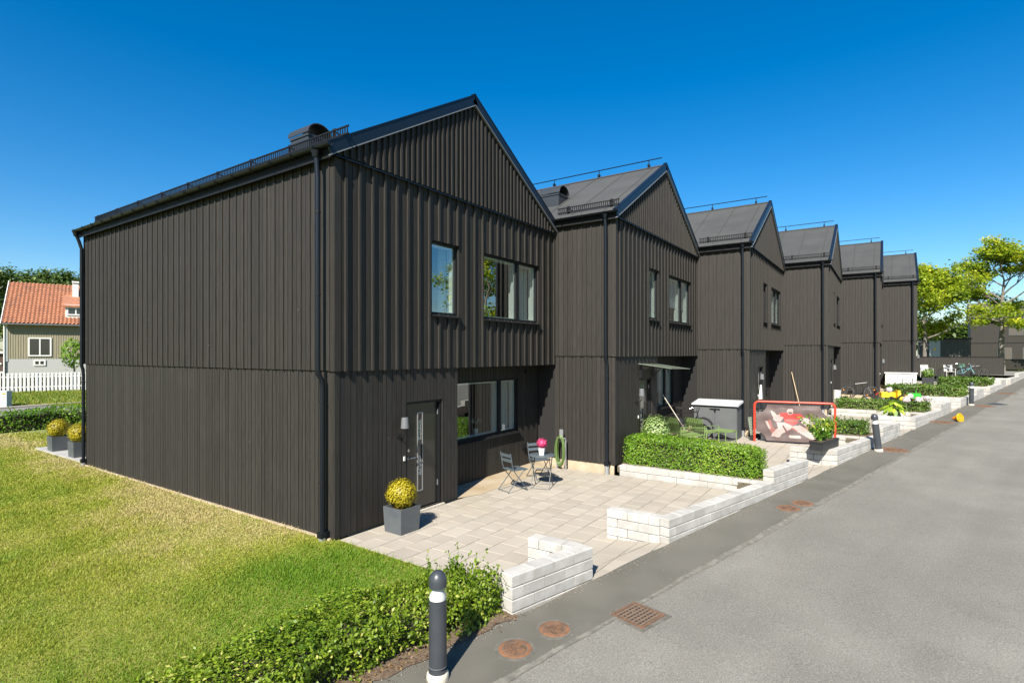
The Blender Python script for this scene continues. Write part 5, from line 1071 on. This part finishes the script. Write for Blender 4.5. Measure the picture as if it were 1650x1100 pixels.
# neighbour's house
NW = mat('khaki_cladding', (.26, .23, .155), .7, col2=(.22, .195, .13), scale=2, stretch=(3, 3, .4)); TILE = mat('orange_clay_tile', (.34, .145, .075), .8, col2=(.26, .105, .055), scale=3, big=((.20, .095, .06), 1.1, .5, .75))
D0 = 50.0; hx = lambda u: (u - 10) / 23.2; NROT = math.atan2(-.33, .944); e = empty('tiled_house', bgp(10, 50), NROT, 'khaki wooden house with an orange tiled roof behind the picket fence', 'house')     # local x along RT, y along FW
xa, xb = hx(10), hx(330); ze, zp = 5.87, 2.57
w_ = MB().box(xa, xb, .0, 8.0, zp, ze).obj('wall', mat('khaki_backing', (.16, .145, .10), .8), e); n = int(6.6 / .18)
for k in range(n): pbox('board', w_, xa + .10 + k * .18, xa + .10 + k * .18 + .115, -.03, -.002, zp - .04, ze - .05, NW); pbox('batten', w_, xa + .10 + k * .18 + .118, xa + .10 + k * .18 + .176, -.055, -.002, zp - .04, ze - .05, NW)
MB().box(xa - .03, xb, -.02, 8.0, -.1, zp).obj('plinth', mat('pale_plinth', (.33, .33, .32), .9), e); MB().box(xa - .10, xa + .09, -.08, -.003, zp - .3, ze).obj('corner_board', WHITE, e); MB().tube([(xa - .12, -.12, ze), (xa - .12, -.12, 1.0)], .06, 8).obj('downpipe', WHITE, e)
yr, zr_ = 4.4, 10.0; y0, z0 = -.55, ze - .12
t_ = MB(); nr = 17; ncol = int((xb + .3 - (xa - .25)) / .05); vs = []; rows = []
for r in range(nr):
    for s_, up in ((r / nr, .09), ((r + 1) / nr + .004, .0)):
        ln = []
        for c in range(ncol + 1):
            x = xa - .25 + c * .05; ln.append((x, y0 + (yr - y0) * s_, z0 + (zr_ - z0) * s_ + up + .055 * math.cos(c * math.pi / 3)))
        rows.append(ln)
W_ = ncol + 1; t_.v = [p for ln in rows for p in ln]
for r in range(len(rows) - 1): t_.f += [(r * W_ + c, r * W_ + c + 1, (r + 1) * W_ + c + 1, (r + 1) * W_ + c) for c in range(ncol)]
t_.m = [0] * len(t_.f); MBr = MB().add([(xa - .2, y0, z0 - .08), (xb, y0, z0 - .08), (xb, yr, zr_ - .08), (xa - .2, yr, zr_ - .08), (xb, 9, z0), (xa - .2, 9, z0)], [(0, 1, 2, 3), (3, 2, 4, 5), (0, 3, 5)]); rf = MBr.obj('roof', mat('roof_underlay', (.12, .05, .03), .9), e)
tag(t_.obj('roof_tiles', TILE, rf, smooth=True), kind='stuff')
sl_ = math.atan2(zr_ - z0, yr - y0); MB().obox((xa - .32, (y0 + yr) / 2, (z0 + zr_) / 2 - .05), (.06, math.hypot(yr - y0, zr_ - z0) + .2, .26), Matrix.Rotation(sl_, 3, 'X')).obj('verge_board', WHITE, rf)
MB().box(xa - .3, xb, y0 - .10, y0 - .02, z0 - .10, z0 + .02).obj('gutter', SILV, e)
def white_window(parent, x0, x1, z0, z1, y, n=2):
    f = MB(); t = .12; f.box(x0, x1, y - .07, y, z0, z0 + t).box(x0, x1, y - .07, y, z1 - t, z1).box(x0, x0 + t, y - .07, y, z0 + t, z1 - t).box(x1 - t, x1, y - .07, y, z0 + t, z1 - t)
    for k in range(1, n): xx = x0 + (x1 - x0) * k / n; f.box(xx - .05, xx + .05, y - .06, y, z0 + t, z1 - t)
    o = f.obj('window', WHITE, parent)
    for k in range(n): a = x0 + (x1 - x0) * k / n; b = x0 + (x1 - x0) * (k + 1) / n; pbox('pane', o, a + .06, b - .06, y - .03, y - .025, z0 + t, z1 - t, PANE)
    return o
PANE = mat('dark_window_pane', (.02, .024, .026), .06, spec=.8)
white_window(e, hx(45), hx(84), 2.97 - (574 - 569.8) * D0 / FPX, 2.97 + (569.8 - 543) * D0 / FPX, -.056); white_window(e, hx(54), hx(74), 1.85, 2.40, -.025)
# dormer and chimney
dx0, dx1 = hx(107), hx(175); dz0 = 6.4; d_ = MB(); d_.box(dx0, dx1, .3, 3.6, dz0, 7.75).obj('dormer', WHITE, e)
dr = MB(); dr.add([(dx0 - .25, .05, 7.6), (dx1 + .2, .05, 7.6), (dx1 + .2, 3.9, 9.25), (dx0 - .25, 3.9, 9.25), (dx0 - .25, .05, 7.48), (dx1 + .2, .05, 7.48), (dx1 + .2, 3.9, 9.1), (dx0 - .25, 3.9, 9.1)], [(0, 1, 2, 3), (4, 7, 6, 5), (0, 4, 5, 1), (0, 3, 7, 4), (1, 5, 6, 2), (2, 6, 7, 3)]); dr.obj('dormer_roof', TILE, e)
white_window(e, dx0 + .1, dx0 + 1.5, dz0 + .30, 7.50, .29, 2); MB().box(hx(117), hx(128), 2.6, 3.4, 8.3, 10.1).box(hx(116), hx(129), 2.5, 3.5, 10.1, 10.25).obj('chimney', mat('white_chimney', (.62, .62, .60), .8), e)
MB().box(xa - 1.8, xa - .2, .3, 3.5, .3, 3.0).obj('porch', mat('brown_porch', (.07, .045, .035), .8), e); MB().box(xa - 1.9, xa - .2, .1, .28, 1.2, 1.35).box(xa - 1.9, xa - .2, .1, .28, 3.0, 3.15).obox((xa - .8, .2, 2.4), (1.2, .1, .12), Matrix.Rotation(.7, 3, 'Y')).obj('porch_rail', WHITE, e)
for k, (x, y, h_) in enumerate([(-6, 62, 12), (-16, 58, 13), (-26, 52, 11), (-38, 50, 13), (-50, 40, 12)]):
    tree(['leafy tree far left of the tiled house, nearest its porch', 'second leafy tree far left of the tiled house', 'third leafy tree far left of the tiled house', 'fourth leafy tree far left of the tiled house', 'leafy tree farthest left beyond the side street'][k], (x, y, 0), h_, 4.2, 3, 3500, .45, TREED, BARK, 400 + k, .22, .8, 1.5, 10, .8, 'trees beyond the side street')
for k, (u, d_, h_, r_) in enumerate([(-20, 64, 13.6, 4.2), (14, 72, 14.0, 4.0), (40, 80, 15.2, 4.2), (62, 75, 14.8, 4.0), (84, 78, 16.0, 4.5), (108, 74, 15.0, 4.4), (132, 78, 15.5, 4.5)]):
    tree(['leafy tree at the left edge, beside the tiled house', 'tree behind the left end of the tiled roof', 'dark tree behind the tiled roof, second from the left', 'dark tree behind the middle of the tiled roof', 'tallest dark tree behind the tiled roof', 'dark tree behind the dormer and chimney', 'dark tree half hidden behind the end house'][k], bgp(u, d_, 0), h_ * .84, r_, 3.0, 9000, .32, TREED, BARK, 300 + k, .22, .8, 1.5, 10, .8, 'trees behind the tiled house')
hedge('garden_hedge', 'dark garden hedge close behind the white picket fence', (11.0, 47.6, 0), math.atan2(-.33, .944), 6.5, .5, .0, 1.3, 5000, .14, TREED, seed=98, core_in=.2)
e = empty('garden_bush', bgp(123, 44.5, 0), 0, 'light green bush against the downpipe, by the picket fence', 'bush'); ball(e, (-.2, 0, 3.0), .85, 500, .24, HEDGE2, 97, 1.5); MB().tube([(0, 0, 0), (-.2, 0, 2.4)], .07, 7).obj('stem', BARK, e)

# ================================================================== GRIT AND LEAF LITTER
g = np.random.default_rng(5); n = 2600; a = np.concatenate([g.uniform(-3.5, 9, n // 2), g.uniform(-3.5, 16, n - n // 2)]); k = g.uniform(0, 1, n)
o = np.where(k < .45, 3.80 + np.abs(g.normal(0, .07, n)), np.where(k < .8, 4.58 + g.normal(0, .10, n), g.uniform(3.8, 8, n)))
cx = S.x * a + O.x * o; cy_ = S.y * a + O.y * o; cz = KZ * a + .010; rr_ = g.uniform(.003, .010, n)
base = np.stack([cx, cy_, cz], 1); V = []
off = np.array([[1, 0, 0], [0, 1, 0], [-1, 0, 0], [0, -1, 0]]); top = np.array([0, 0, .9])
for q in range(4):
    V.append(np.stack([base + off[q] * rr_[:, None], base + off[(q + 1) % 4] * rr_[:, None] * g.uniform(.6, 1.3, (n, 1)), base + top * rr_[:, None]], 1))
GRIT = leafmat('grit', (.10, .095, .085), (.24, .22, .19), (.16, .10, .05), rough=.9, trans=.0)
tag(npmesh('grit', np.concatenate(V).reshape(-1, 3), 3, GRIT, var=np.tile(g.uniform(0, 1, n), 4)), 'loose grit scattered along the asphalt edge and seam', 'grit', kind='stuff')
n = 420; a = g.uniform(-4, .6, n); o = 3.74 + g.normal(0, .09, n); P = np.stack([S.x * a + O.x * o, S.y * a + O.y * o, KZ * a + .024], 1)
LIT = leafmat('dry_leaf', (.10, .055, .025), (.20, .13, .06), (.26, .20, .09), trans=.1)
tag(npmesh('leaf_litter', leaves(P, np.tile([0, 0, 1.0], (n, 1)), .035, .55, .35, 6), 4, LIT, var=g.uniform(0, 1, n)), 'dry leaf litter on the soil below the loose hedge', 'leaf litter', kind='stuff')
